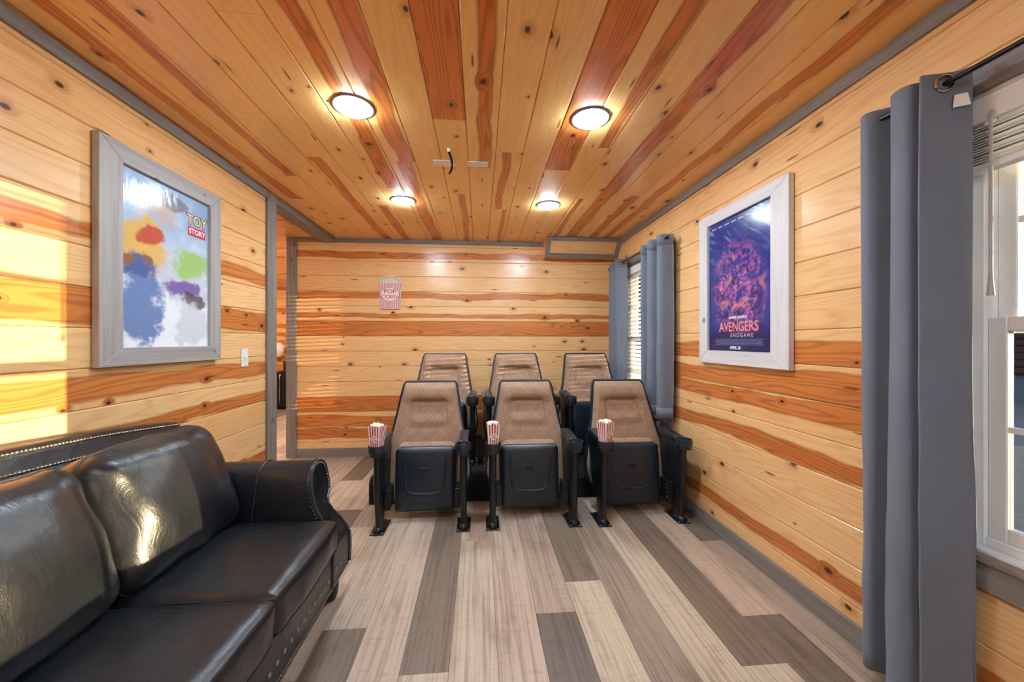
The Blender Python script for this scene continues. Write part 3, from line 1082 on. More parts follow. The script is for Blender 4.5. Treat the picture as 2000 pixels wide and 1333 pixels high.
# ------------------------------------------------------------------ curtains and rods
ROD_X, ROD_Z = 1.47, 2.095
def rod(y0, y1, label, br):
    t = thing('curtain_rod', label, 'curtain rod', (ROD_X, y0, ROD_Z))
    obj('pole', MB().tube([(ROD_X, y0, ROD_Z), (ROD_X, y1, ROD_Z)], 0.008, 14), M['rod'], t, smooth=True)
    for yy, s in ((y0, -1), (y1, 1)):
        obj('finial', MB().tube([(ROD_X, yy, ROD_Z), (ROD_X, yy + s * 0.006, ROD_Z), (ROD_X, yy + s * 0.010, ROD_Z), (ROD_X, yy + s * 0.022, ROD_Z), (ROD_X, yy + s * 0.028, ROD_Z)], [0.008, 0.011, 0.0125, 0.0125, 0.008], 14), M['rod'], t, smooth=True)
    for yy in br:
        obj('bracket', MB().rbox(ROD_X - 0.006, XR - 0.002, yy - 0.006, yy + 0.006, ROD_Z - 0.018, ROD_Z - 0.008, 0.002, 1).rbox(XR - 0.022, XR - 0.017, yy - 0.012, yy + 0.012, ROD_Z - 0.05, ROD_Z + 0.03, 0.002, 1), M['rod'], t)
    return t
rod(0.02, 1.30, 'black curtain rod above the near window', (0.1, 1.21))
rod(2.90, 4.22, 'black curtain rod above the far window', (2.97, 4.16))

def curtain(label, y0, y1, zb, amp, waves, phase, grommet_ys, flare=0.0, ampx=None, path=None, tagy=None, hem=True):
    """folded cloth hanging from the rod between y0 and y1"""
    zt = ROD_Z + 0.035
    nz, ns = 40, 96
    if path is None:
        base = [(ROD_X + amp * math.sin(2 * PI * waves * i / ns + phase), y0 + (y1 - y0) * i / ns) for i in range(ns + 1)]
    else:
        base = []
        P = path
        # Catmull-Rom through the fold points
        for i in range(ns + 1):
            u = i / ns * (len(P) - 1)
            k = min(int(u), len(P) - 2)
            f = u - k
            p0, p1, p2, p3 = P[max(k - 1, 0)], P[k], P[k + 1], P[min(k + 2, len(P) - 1)]
            q = []
            for c in (0, 1):
                q.append(0.5 * ((2 * p1[c]) + (-p0[c] + p2[c]) * f + (2 * p0[c] - 5 * p1[c] + 4 * p2[c] - p3[c]) * f * f + (-p0[c] + 3 * p1[c] - 3 * p2[c] + p3[c]) * f ** 3))
            base.append(tuple(q))
    ym = (y0 + y1) / 2
    t = thing('curtain', label, 'curtain', (ROD_X, ym, zb))
    V = []
    for j in range(nz + 1):
        v = j / nz
        z = zt + (zb - zt) * v
        for i, (x, y) in enumerate(base):
            u = i / ns
            k = 1.0 + flare * v
            dx = mnoise.noise(Vector((u * 5, z * 1.6, 3.3 + ym))) * 0.020 * v + mnoise.noise(Vector((u * 16, z * 7, 1.3))) * 0.006 * v
            dy = mnoise.noise(Vector((u * 4, z * 1.3, 7.7 + ym))) * 0.012 * v
            V.append((ROD_X + (x - ROD_X) * (0.92 + 0.12 * v) + dx, ym + (y - ym) * k + dy, z))
    Fc = [(j * (ns + 1) + i, j * (ns + 1) + i + 1, (j + 1) * (ns + 1) + i + 1, (j + 1) * (ns + 1) + i) for j in range(nz) for i in range(ns)]
    cl = obj('cloth', MB().add(V, Fc), M['curtain'], t, smooth=True, angle=None)
    so = cl.modifiers.new('thickness', 'SOLIDIFY'); so.thickness = 0.003; so.offset = 0
    # stitched header and hem lines as thin folded bands
    def band(za, zb2, nm, off=0.0026):
        mbb = MB()
        Vb = []
        j0 = (za - zt) / (zb - zt) * nz
        j1 = (zb2 - zt) / (zb - zt) * nz
        for jj in (j0, j1):
            ja = min(int(jj), nz - 1); f = jj - ja
            for i in range(ns + 1):
                a = Vector(V[ja * (ns + 1) + i]); b = Vector(V[(ja + 1) * (ns + 1) + i])
                p = a.lerp(b, f)
                i2, i1 = min(i + 1, ns), max(i - 1, 0)
                tg = Vector(V[ja * (ns + 1) + i2]) - Vector(V[ja * (ns + 1) + i1])
                nr = Vector((tg.y, -tg.x, 0)).normalized()
                Vb.append(p - nr * off)
        nn = ns + 1
        Vb += [v2 + (Vector(V[0]) - Vector(V[0])) for v2 in []]
        mbb.add(Vb, [(i, i + 1, nn + i + 1, nn + i) for i in range(ns)])
        o = obj(nm, mbb, M['curtain'], t, smooth=True, angle=None)
        s2 = o.modifiers.new('thickness', 'SOLIDIFY'); s2.thickness = 0.002; s2.offset = 0
        return o
    band(zt - 0.002, zt - 0.085, 'header_band')
    band(zb + 0.09, zb + 0.002, 'hem_band')
    # grommets
    for gy, gx, ang in grommet_ys:
        pts = []
        for k in range(24):
            a = 2 * PI * k / 24
            l = Vector((math.sin(ang) * math.cos(a), math.cos(ang) * math.cos(a), math.sin(a))) * 0.024
            pts.append((gx + l.x, gy + l.y, ROD_Z + l.z))
        obj('grommet', MB().tube(pts, 0.0045, 8, closed=True), M['chrome'], t, smooth=True, label='polished metal eyelet')
    return t, V, ns, nz

near_path = [(1.545, 1.405), (1.50, 1.37), (1.452, 1.34), (1.438, 1.305), (1.475, 1.275), (1.502, 1.25), (1.47, 1.228), (1.428, 1.215), (1.408, 1.18), (1.415, 1.15), (1.447, 1.132), (1.425, 1.122), (1.405, 1.108), (1.43, 1.10), (1.468, 1.090), (1.500, 1.078), (1.518, 1.063), (1.524, 1.055)]
ct, V, ns, nz = curtain('long grey eyelet curtain hanging to the floor by the near window', 1.055, 1.405, 0.06, 0.05, 2, 0, [(1.084, 1.463, 1.9)], path=near_path, flare=0.0)
# stitched side seam + care label
seam_i = 61
sp = [Vector(V[j * (ns + 1) + seam_i]) + Vector((-0.003, -0.003, 0)) for j in range(nz + 1)]
obj('side_seam', MB().tube(sp, 0.0028, 6), M['curtain'], ct, smooth=True)
obj('care_label', MB().add([(1.484, 1.074, 2.052), (1.508, 1.058, 2.052), (1.512, 1.053, 2.012), (1.478, 1.074, 2.012), (1.486, 1.076, 2.052), (1.510, 1.060, 2.052), (1.514, 1.055, 2.012), (1.480, 1.076, 2.012)], [(0, 1, 2, 3), (7, 6, 5, 4), (0, 4, 5, 1), (1, 5, 6, 2), (2, 6, 7, 3), (3, 7, 4, 0)]), M['white'], ct, label='white care label')
far_r = [(1.53, 2.89), (1.52, 2.905), (1.44, 2.93), (1.43, 2.98), (1.51, 3.01), (1.52, 3.05), (1.43, 3.09), (1.425, 3.15), (1.51, 3.20), (1.515, 3.25), (1.44, 3.29), (1.45, 3.325), (1.50, 3.335)]
curtain('shorter grey curtain on the nearer side of the far window', 2.905, 3.335, 0.655, 0.045, 3, 0, [], path=far_r, flare=-0.05)
far_l = [(1.52, 3.815), (1.47, 3.845), (1.42, 3.87), (1.415, 3.91), (1.44, 3.96), (1.50, 4.0), (1.44, 4.06), (1.43, 4.12), (1.50, 4.16), (1.46, 4.20)]
curtain('shorter grey curtain in the far corner beside the back wall', 3.80, 4.20, 0.655, 0.045, 3, 0, [(3.838, 1.464, 2.2)], path=far_l, flare=0.05)

# ------------------------------------------------------------------ posters
def frame_poster(side, ya, yb, z0, z1, yi0, yi1, zi0, zi1, mats, label, art):
    """mitred wooden frame on a side wall; side=-1 left wall, 1 right wall; y range ya<yb"""
    X = XL if side < 0 else XR
    s = 1 if side < 0 else -1
    t = thing('framed_poster', label, 'framed poster', (X + s * 0.001, (ya + yb) / 2, z0))
    th = 0.032
    x0, x1 = X + s * 0.002, X + s * th
    def piece(poly, mat):
        return obj('frame_rail', MB().prism(poly, 'x', x0, x1, 0.002, 1), mat, t)
    piece([(ya, z1), (yb, z1), (yi1, zi1), (yi0, zi1)], mats[1])
    piece([(ya, z0), (yb, z0), (yi1, zi0), (yi0, zi0)], mats[1])
    piece([(ya, z0), (ya, z1), (yi0, zi1), (yi0, zi0)], mats[2])
    piece([(yb, z0), (yb, z1), (yi1, zi1), (yi1, zi0)], mats[2])
    # print sheet, object space: built flat, x right / y up as a viewer sees it
    w_, h_ = yi1 - yi0 + 0.01, zi1 - zi0 + 0.01
    cxp = X + s * 0.014
    # viewer's right: left wall -> +y ; right wall -> -y
    right = Vector((0, 1, 0)) if side < 0 else Vector((0, -1, 0))
    upv = Vector((0, 0, 1))
    nz_ = right.cross(upv)
    Fm = Matrix((right, upv, nz_)).transposed().to_4x4()
    Fm.translation = Vector((cxp, (yi0 + yi1) / 2, (zi0 + zi1) / 2))
    me = MB().box(-w_ / 2, w_ / 2, -h_ / 2, h_ / 2, -0.003, 0).mesh('print', art)
    o = bpy.data.objects.new('print', me)
    C.objects.link(o)
    o.parent = t
    o.matrix_parent_inverse = Matrix.Translation(-Vector(t.location))
    o.matrix_basis = Fm
    return t, Fm, w_, h_


def art_left():
    m, n, b = new_mat('pale_blue_print')
    x, y, z = n.sep(n.obj())
    wb = n.noise(n.vec(x, y, 0), 6.0, 3, 0.6)
    wx = n.math('ADD', x, n.math('MULTIPLY', n.math('SUBTRACT', wb, 0.5), 0.12))
    wy = n.math('ADD', y, n.math('MULTIPLY', n.math('SUBTRACT', n.noise(n.vec(x, y, 4.0), 6.0, 3, 0.6), 0.5), 0.12))
    col = n.mix(n.step(y, -0.25, 0.35), lin(238, 242, 248), lin(150, 178, 208))
    col = n.mix(n.math('MULTIPLY', n.step(n.noise(n.vec(x, y, 1.0), 5.0, 4), 0.5, 0.7), 0.5), col, lin(226, 234, 242))
    # loose washes of colour only, no figures
    def wash(cx, cy, rx, ry, c, st=0.85):
        nonlocal col
        dx = n.math('DIVIDE', n.math('SUBTRACT', wx, cx), rx)
        dy = n.math('DIVIDE', n.math('SUBTRACT', wy, cy), ry)
        r = n.math('ADD', n.math('MULTIPLY', dx, dx), n.math('MULTIPLY', dy, dy))
        tex = n.noise(n.vec(x, y, cx * 50 + cy * 31), 14.0, 4, 0.65)
        mk = n.step(n.math('ADD', r, n.math('MULTIPLY', n.math('SUBTRACT', tex, 0.5), 2.6)), 0.45, 1.15, 1, 0)
        col = n.mix(n.math('MULTIPLY', mk, st), col, lin(c))
    wash(-0.16, 0.07, 0.15, 0.16, (230, 176, 58))
    wash(-0.11, 0.13, 0.08, 0.05, (196, 60, 56))
    wash(-0.20, -0.02, 0.12, 0.06, (128, 80, 50))
    wash(-0.17, -0.20, 0.13, 0.24, (50, 106, 172))
    wash(0.12, -0.06, 0.20, 0.16, (196, 200, 214))
    wash(0.16, 0.04, 0.15, 0.08, (150, 198, 84))
    wash(0.10, -0.10, 0.14, 0.05, (104, 66, 160))
    wash(0.18, -0.16, 0.10, 0.05, (78, 64, 62))
    wash(0.16, -0.30, 0.14, 0.14, (206, 212, 222))
    wash(-0.04, 0.27, 0.10, 0.08, (206, 172, 152), 0.7)
    wash(0.03, 0.34, 0.10, 0.04, (110, 78, 70), 0.6)
    n.put(b.inputs['Base Color'], col)
    b.inputs['Roughness'].default_value = 0.14
    n.put(b.inputs['Normal'], n.bump(n.noise(n.vec(n.math('MULTIPLY', x, 3), y, 0), 9.0, 2), 0.15, 0.01))
    return m


def art_right():
    m, n, b = new_mat('deep_blue_print')
    x, y, z = n.sep(n.obj())
    v = n.vec(x, y, 0)
    n1 = n.noise(v, 7.0, 5, 0.62, 1.5)
    n2 = n.noise(n.vec(x, y, 5.0), 12.0, 5, 0.65, 2.0)
    n3 = n.noise(n.vec(n.math('ADD', x, n.math('MULTIPLY', y, 1.4)), n.math('MULTIPLY', y, 0.4), 2.0), 22.0, 3)
    col = n.mix(n1, lin(14, 22, 64), lin(58, 76, 176))
    r2 = n.math('ADD', n.math('MULTIPLY', n.math('MULTIPLY', x, x), 14.0), n.math('MULTIPLY', n.math('MULTIPLY', n.math('ADD', y, 0.05), n.math('ADD', y, 0.05)), 7.0))
    ctr = n.step(r2, 0.15, 1.0, 1, 0)
    col = n.mix(n.math('MULTIPLY', ctr, n.step(n2, 0.42, 0.62)), col, lin(176, 96, 168))
    col = n.mix(n.math('MULTIPLY', ctr, n.step(n1, 0.52, 0.66)), col, lin(224, 140, 110))
    col = n.mix(n.math('MULTIPLY', ctr, n.step(n2, 0.60, 0.72)), col, lin(226, 206, 226))
    col = n.mix(n.math('MULTIPLY', ctr, n.step(n1, 0.46, 0.36)), col, lin(34, 22, 58))
    top = n.math('MULTIPLY', n.step(y, 0.05, 0.4), n.step(n3, 0.52, 0.72))
    col = n.mix(n.math('MULTIPLY', top, 0.7), col, lin(140, 190, 235))
    low = n.step(y, -0.24, -0.34)
    col = n.mix(n.math('MULTIPLY', low, 0.75), col, lin(16, 22, 58))
    n.put(b.inputs['Base Color'], col)
    b.inputs['Roughness'].default_value = 0.16
    n.put(b.inputs['Emission Color'], col)
    b.inputs['Emission Strength'].default_value = 0.0
    return m


tl, Fl, wl, hl = frame_poster(-1, 1.732, 2.485, 1.167, 2.16, 1.842, 2.397, 1.25, 2.077, (None, M['oldgrey_y'], M['oldgrey_z']), 'pale blue film poster in a grey wooden frame above the sofa', art_left())
ink = lambda nm, c: plain(nm, lin(c), 0.35)
I_yel, I_blu, I_red, I_wht, I_sil = ink('ink_yellow', (246, 206, 52)), ink('ink_blue', (40, 70, 160)), ink('ink_red', (206, 36, 52)), ink('ink_white', (240, 240, 240)), ink('ink_silver', (176, 186, 214))
def at(Fm, x, y, z=0.0008, rot=0.0):
    return Fm @ Matrix.Translation((x, y, z)) @ Matrix.Rotation(rot, 4, 'Z')
lx, ly = 0.190, 0.245
text_obj('title_lettering', 'TOY', 0.074, I_blu, at(Fl, lx, ly + 0.045, 0.0006), tl, 0.0004, 0.006, 1.0, 'yellow and blue TOY lettering')
text_obj('title_lettering', 'TOY', 0.074, I_yel, at(Fl, lx, ly + 0.045, 0.0012), tl, 0.0004, 0.001, 1.0)
bn = MB().box(-0.066, 0.066, -0.027, 0.024, 0.0, 0.0008).move(at(Fl, lx, ly - 0.015, 0.0003))
bo = obj('title_banner', bn, I_red, tl, label='red banner')
text_obj('title_lettering', 'STORY', 0.040, I_wht, at(Fl, lx, ly - 0.017, 0.0014), bo, 0.0004, 0.001, 1.0)

tr_, Fr, wr_, hr_ = frame_poster(1, 1.787, 2.569, 1.132, 2.127, 1.91, 2.476, 1.217, 2.055, (None, M['pale_y'], M['pale_z']), 'deep blue and purple film poster in a pale wooden frame between the windows', art_right())
for i, xx in enumerate((-0.23, -0.165, -0.1, -0.035, 0.03, 0.095, 0.16, 0.225)):
    obj('credit_mark', MB().box(-0.022, 0.022, -0.004, 0.004, 0, 0.0006).move(at(Fr, xx, 0.385)), I_sil, tr_)
text_obj('studio_lettering', 'MARVEL STUDIOS', 0.020, I_wht, at(Fr, 0.0, -0.212, 0.001), tr_, 0.0003, 0.0006)
text_obj('title_lettering', 'AVENGERS', 0.084, I_red, at(Fr, 0.006, -0.272, 0.0006), tr_, 0.0004, 0.0035, 0.86, 'red and silver AVENGERS lettering')
text_obj('title_lettering', 'AVENGERS', 0.084, I_sil, at(Fr, 0.0, -0.270, 0.0014), tr_, 0.0004, 0.0, 0.86)
text_obj('title_lettering', 'E N D G A M E', 0.031, I_sil, at(Fr, 0.035, -0.322, 0.001), tr_, 0.0003, 0.0008)
for i in range(5):
    w2 = 0.22 - 0.015 * (i % 2)
    obj('credit_line', MB().box(-w2, w2, -0.0022, 0.0022, 0, 0.0005).move(at(Fr, 0, -0.345 - 0.0085 * i)), ink('ink_faint_blue', (88, 104, 160)), tr_)
text_obj('date_lettering', 'APRIL 26', 0.026, I_wht, at(Fr, -0.02, -0.398, 0.001), tr_, 0.0003, 0.001)

# light switch
sw = thing('light_switch', 'white light switch on the left wall beside the poster', 'light switch', (XL, 2.769, 1.10))
obj('cover_plate', MB().rbox(XL + 0.0005, XL + 0.007, 2.73, 2.808, 1.103, 1.226, 0.003, 2), M['white'], sw)
obj('rocker', MB().prism([(1.14, 0.007), (1.19, 0.007), (1.165, 0.012)], 'y', 2.755, 2.783).move(Matrix(((0, 0, 1, XL), (0, 1, 0, 0), (1, 0, 0, 0), (0, 0, 0, 1)))), M['white'], sw)

# wire sign on the back wall
def popcorn_sign():
    cx, zb, zt_, wt, wb = -0.995, 1.637, 1.985, 0.13, 0.105
    t = thing('popcorn_sign', 'striped popcorn box sign on the back wall', 'sign', (cx, YB - 0.012, zb))
    y0, y1 = YB - 0.020, YB - 0.004
    poly = [(-wb, zb), (wb, zb), (wt, zt_ - 0.05)]
    nb = 7
    for i in range(nb + 1):
        a = PI * i / nb
        poly.append((wt * math.cos(a) * 0.97, zt_ - 0.05 + 0.072 * math.sin(a) + 0.006 * (i % 2)))
    poly = [(cx + p[0], p[1]) for p in poly]
    body = obj('sign_board', MB().prism(poly, 'y', y0, y1), plain('sign_cream', lin(226, 206, 196), 0.6), t)
    pink = plain('sign_pink', lin(218, 132, 146), 0.6)
    grey = plain('sign_grey', lin(150, 126, 132), 0.6)
    for k in (-4, -3, -2, 2, 3, 4):
        x0 = cx + k * wb * 2 / 9
        x1 = cx + k * wt * 2 / 9
        obj('stripe', MB().prism([(x0 - 0.0055, zb + 0.006), (x0 + 0.0055, zb + 0.006), (x1 + 0.006, zt_ - 0.06), (x1 - 0.006, zt_ - 0.06)], 'y', y0 - 0.003, y0 + 0.001), pink, t)
    for k in (-1, 0, 1):
        for za, zb2 in ((zb + 0.006, zb + 0.082), (zb + 0.248, zt_ - 0.06)):
            x0 = cx + k * wb * 2 / 9
            obj('stripe', MB().prism([(x0 - 0.0055, za), (x0 + 0.0055, za), (x0 + 0.0055, zb2), (x0 - 0.0055, zb2)], 'y', y0 - 0.003, y0 + 0.001), pink, t)
    oval = [(cx + 0.102 * math.cos(2 * PI * i / 28), 1.80 + 0.078 * math.sin(2 * PI * i / 28)) for i in range(28)]
    ov = obj('oval_panel', MB().prism(oval, 'y', y0 - 0.005, y0), plain('sign_white', lin(236, 222, 214), 0.6), t)
    obj('oval_rim', MB().tube([(p[0], y0 - 0.005, p[1]) for p in oval], 0.0025, 6, closed=True), grey, t)
    Fb = Matrix(((1, 0, 0, cx), (0, 0, -1, y0 - 0.006), (0, 1, 0, 0), (0, 0, 0, 1)))
    text_obj('sign_lettering', 'POP', 0.064, M['red'], Fb @ Matrix.Translation((0, 1.832, 0)), t, 0.001, 0.0, 1.15)
    text_obj('sign_lettering', 'CORN', 0.060, M['red'], Fb @ Matrix.Translation((0, 1.770, 0)), t, 0.001, 0.0, 1.1)
    for i in range(11):
        a = PI * (i + 0.5) / 11
        ico = bmesh.new(); bmesh.ops.create_icosphere(ico, subdivisions=1, radius=0.017)
        for q in ico.verts:
            q.co = Vector((q.co.x + cx + 0.105 * math.cos(a), q.co.y * 0.5 + y0, q.co.z + zt_ - 0.045 + 0.055 * math.sin(a)))
        obj('popcorn_piece', MB().bm(ico), plain('sign_corn', lin(214, 200, 186), 0.8) if i == 0 else bpy.data.materials['sign_corn'], t, smooth=True)
    return t
popcorn_sign()
ps_ = thing('reflector_panel', 'added unseen white screen on the front wall facing the seats', 'reflector', (0.0, YF + 0.02, 0.62))  # unseen panel added to bounce lamplight back into the room
obj('reflector_sheet', MB().box(-1.3, 1.3, YF + 0.012, YF + 0.02, 0.62, 2.10), plain('matte_white_reflector', lin(242, 242, 242), 0.9), ps_)
for q in ((-1.34, -1.3001, 0.58, 2.14), (1.3001, 1.34, 0.58, 2.14), (-1.3, 1.3, 0.58, 0.6199), (-1.3, 1.3, 2.1001, 2.14)):
    obj('reflector_border', MB().rbox(q[0], q[1], YF + 0.002, YF + 0.03, q[2], q[3], 0.004, 1), M['rod'], ps_)

# ------------------------------------------------------------------ ceiling bits
cb = thing('loose_cable', 'short black cable hanging out of the ceiling', 'cable', (-0.19, 2.30, ZC))
obj('cable_end', MB().tube([(-0.182, 2.275, ZC - 0.001), (-0.183, 2.28, ZC - 0.012), (-0.17, 2.33, ZC - 0.035), (-0.165, 2.37, ZC - 0.055), (-0.175, 2.40, ZC - 0.075), (-0.19, 2.42, ZC - 0.09)], [0.006, 0.0075, 0.0075, 0.0075, 0.0075, 0.006], 8), M['rod'], cb, smooth=True)
obj('cable_tip', MB().tube([(-0.181, 2.272, ZC - 0.001), (-0.183, 2.284, ZC - 0.014)], 0.0095, 10), M['white'], cb, smooth=True)
tag(obj('tape_strip', MB().rbox(-0.293, -0.188, 2.428, 2.498, ZC - 0.004, ZC - 0.0003, 0.001, 1), M['tape']), 'pale strip stuck on the ceiling beneath the black cable', 'strip', 'pale strips on the ceiling')
tag(obj('tape_strip', MB().rbox(-0.074, 0.053, 2.430, 2.503, ZC - 0.004, ZC - 0.0003, 0.001, 1), M['tape']), 'pale strip stuck on the ceiling to the right of the cable', 'strip', 'pale strips on the ceiling')

# ------------------------------------------------------------------ platform
PZ = 0.20
pf = struct('seating_platform', MB().prism([(3.06, 0.0), (YB - 0.001, 0.0), (YB - 0.001, PZ), (3.11, PZ), (3.08, PZ - 0.012), (3.062, PZ - 0.04)], 'x', -0.86, XR - 0.017), M['carpet'], 'black raised platform under the back row of seats')
struct('trim_7', MB().rbox(-0.86, XR - 0.02, YB - 0.014, YB, PZ, PZ + 0.09, 0.003, 1), M['grey_x'], 'grey baseboard on the platform along the back wall')
gb = thing('grey_box', 'low grey wooden box against the back wall between the rear seats', 'box', (0.12, 4.3, PZ))
obj('box_side', MB().rbox(0.03, 0.055, 4.20, YB - 0.015, PZ, 0.728, 0.003, 1), M['oldgrey_z'], gb)
obj('box_side', MB().rbox(0.32, 0.345, 4.20, YB - 0.015, PZ, 0.728, 0.003, 1), M['oldgrey_z'], gb)
obj('box_top', MB().rbox(0.0555, 0.3195, 4.20, YB - 0.015, 0.69, 0.728, 0.003, 1), M['grey_x'], gb)
obj('box_front', MB().rbox(0.0555, 0.3195, 4.215, 4.235, PZ, 0.689, 0.003, 1), M['oldgrey_z'], gb)

# ------------------------------------------------------------------ theatre seats
def interp(tab, z):
    if z <= tab[0][0]:
        return tab[0][1]
    for (a, va), (b, vb) in zip(tab, tab[1:]):
        if z <= b:
            f = (z - a) / (b - a)
            f = f * f * (3 - 2 * f) if False else f
            return va + (vb - va) * f
    return tab[-1][1]

HALF = [(0.10, 0.235), (0.14, 0.265), (0.20, 0.305), (0.28, 0.326), (0.36, 0.322), (0.50, 0.293), (0.65, 0.258), (0.80, 0.232), (0.92, 0.213), (0.945, 0.205)]
BACKY = [(0.10, 0.235), (0.30, 0.262), (0.50, 0.305), (0.75, 0.385), (0.945, 0.465)]

def make_seat():
    t = thing('theater_seat', 'seat', 'theater seat', (0, 0, 0))
    # --- fabric back
    nu, nv = 28, 44
    V, Fc = [], []
    z0, z1 = 0.10, 0.945
    def gauss(x, c, s):
        return math.exp(-((x - c) / s) ** 2)
    for j in range(nv + 1):
        z = z0 + (z1 - z0) * j / nv
        hwid = interp(HALF, z) - 0.010
        yb = interp(BACKY, z)
        for i in range(nu + 1):
            u = -1 + 2 * i / nu
            uu = math.copysign(abs(u) ** 0.8, u)
            ed = min(1.0, (1 - abs(uu)) / 0.12)
            edz = min(1.0, (z1 - z) / 0.03) if z > z1 - 0.03 else 1.0
            edb = min(1.0, (z - z0) / 0.05) if z < z0 + 0.05 else 1.0
            th = 0.055 * math.sqrt(max(0.0, 1 - (1 - ed) ** 2)) * math.sqrt(max(0.0, 1 - (1 - edz) ** 2)) * math.sqrt(max(0.0, 1 - (1 - edb) ** 2))
            inner = 1.0 / (1 + math.exp((abs(uu) - 0.56) * 22))
            # head roll on top, bolsters either side, recessed centre
            roll = 0.026 / (1 + math.exp(-(z - 0.822) * 90))
            rec = -0.026 * inner / (1 + math.exp((z - 0.815) * 80)) / (1 + math.exp(-(z - 0.66) * 26))
            lum = 0.016 * inner * gauss(z, 0.675, 0.05)
            cr = -0.026 * inner * gauss(z, 0.628, 0.008) - 0.030 * inner * gauss(z, 0.817, 0.010) - 0.012 * gauss(abs(uu), 0.58, 0.03) * (1 if 0.63 < z < 0.82 else 0.25)
            V.append((uu * hwid, yb - th - (roll + rec + lum + cr) * ed * edz, z))
    n1 = nu + 1
    Fc = [(j * n1 + i, j * n1 + i + 1, (j + 1) * n1 + i + 1, (j + 1) * n1 + i) for j in range(nv) for i in range(nu)]
    o0 = len(V)
    for j in range(nv + 1):
        z = z0 + (z1 - z0) * j / nv
        hwid = interp(HALF, z) - 0.012
        for i in (0, nu):
            u = -1 if i == 0 else 1
            V.append((u * hwid, interp(BACKY, z) + 0.01, z))
    for j in range(nv):
        a, b = o0 + 2 * j, o0 + 2 * (j + 1)
        Fc.append((a, j * n1, (j + 1) * n1, b))
        Fc.append((j * n1 + nu, a + 1, b + 1, (j + 1) * n1 + nu))
        Fc.append((a + 1, a, b, b + 1))
    obj('backrest', MB().add(V, Fc), M['fabric'], t, smooth=True, angle=60, label='brown patterned upholstered backrest')
    # --- shell behind
    V, Fc = [], []
    nv2 = 30
    prof = [(-1.0, -0.012), (-1.0, 0.03), (-0.85, 0.055), (0.0, 0.065), (0.85, 0.055), (1.0, 0.03), (1.0, -0.012), (0.98, 0.0), (-0.98, 0.0)]
    m = len(prof)
    for j in range(nv2 + 1):
        z = 0.085 + (0.957 - 0.085) * j / nv2
        hh = interp(HALF, z) + 0.006
        sc = 1.0
        if z > 0.93:
            sc = 1 - 0.5 * ((z - 0.93) / 0.027) ** 2 * 0.12
        for (u, dy) in prof:
            V.append((u * hh * sc, interp(BACKY, z) + dy + 0.004, z))
    for j in range(nv2):
        for i in range(m):
            i2 = (i + 1) % m
            Fc.append((j * m + i, j * m + i2, (j + 1) * m + i2, (j + 1) * m + i))
    Fc.append(tuple(range(m)))
    Fc.append(tuple(nv2 * m + i for i in range(m))[::-1])
    obj('back_shell', MB().add(V, Fc), M['plastic'], t, smooth=True, angle=40, label='black plastic back shell')
    # --- folded seat: cushion and pan
    mb, mp = soft_box(0, 0.225, 0.315, 0.212, 0.062, 0.208, 0.05, 12)
    sk = Matrix.Identity(4); sk[1][2] = 0.13; sk[1][3] = -0.13 * 0.315
    obj('seat_cushion', mb.move(sk), M['fabric'], t, smooth=True, angle=None, label='brown patterned seat cushion, folded up')
    # pan: rounded rectangle plate, slightly crowned, leaning back
    hw_, z0_, z1_ = 0.218, 0.052, 0.505
    nx, nz_ = 22, 30
    def pan_pt(u, v, face):
        # rounded-rectangle mapping
        zc, hz = (z0_ + z1_) / 2, (z1_ - z0_) / 2
        x, zz = u * hw_, v * hz
        rr = 0.05
        qx = max(-(hw_ - rr), min(hw_ - rr, x)); qz = max(-(hz - rr), min(hz - rr, zz))
        d = Vector((x - qx, zz - qz))
        if d.length > rr:
            d = d.normalized() * rr
        x, zz = qx + d.x, qz + d.y
        e = min(1.0, (hw_ - abs(x)) / 0.03, (hz - abs(zz)) / 0.03)
        e = max(0.0, e)
        cr = 0.03 * math.sqrt(max(0, 1 - (1 - e) ** 2)) + 0.010 * (1 - (x / hw_) ** 2) * (1 - (zz / hz) ** 2)
        yy = 0.150 + 0.11 * (zc + zz - 0.05)
        return (x, yy - (cr if face else -0.03), zc + zz)
    V, Fc = [], []
    tsx = [math.sin(PI / 2 * (-1 + 2 * i / nx)) for i in range(nx + 1)]
    tsz = [math.sin(PI / 2 * (-1 + 2 * i / nz_)) for i in range(nz_ + 1)]
    for fce in (1, 0):
        for v in tsz:
            for u in tsx:
                V.append(pan_pt(u, v, fce))
    n1 = nx + 1; off = n1 * (nz_ + 1)
    for j in range(nz_):
        for i in range(nx):
            q = (j * n1 + i, j * n1 + i + 1, (j + 1) * n1 + i + 1, (j + 1) * n1 + i)
            Fc.append(q); Fc.append(tuple(off + k for k in q)[::-1])
    border = [i for i in range(n1)] + [j * n1 + nx for j in range(1, nz_ + 1)] + [nz_ * n1 + i for i in range(nx - 1, -1, -1)] + [j * n1 for j in range(nz_ - 1, 0, -1)]
    for a, b in zip(border, border[1:] + border[:1]):
        Fc.append((b, a, off + a, off + b))
    pan = obj('seat_pan', MB().add(V, Fc), M['plastic'], t, smooth=True, angle=50, label='black plastic underside of the folded seat')
    def ps(x, z):
        return Vector(pan_pt(x / hw_, (z - (z0_ + z1_) / 2) / ((z1_ - z0_) / 2), 1))
    # U-shaped moulded rib
    path = [(-0.150, 0.47), (-0.148, 0.40), (-0.142, 0.32), (-0.135, 0.25), (-0.128, 0.215), (-0.108, 0.192), (-0.075, 0.183), (0, 0.181), (0.075, 0.183), (0.108, 0.192), (0.128, 0.215), (0.135, 0.25), (0.142, 0.32), (0.148, 0.40), (0.150, 0.47)]
    obj('moulded_rib', MB().tube([ps(*p) + Vector((0, 0.005, 0)) for p in path], [0.003] + [0.0105] * (len(path) - 2) + [0.003], 10), M['plastic'], pan, smooth=True)
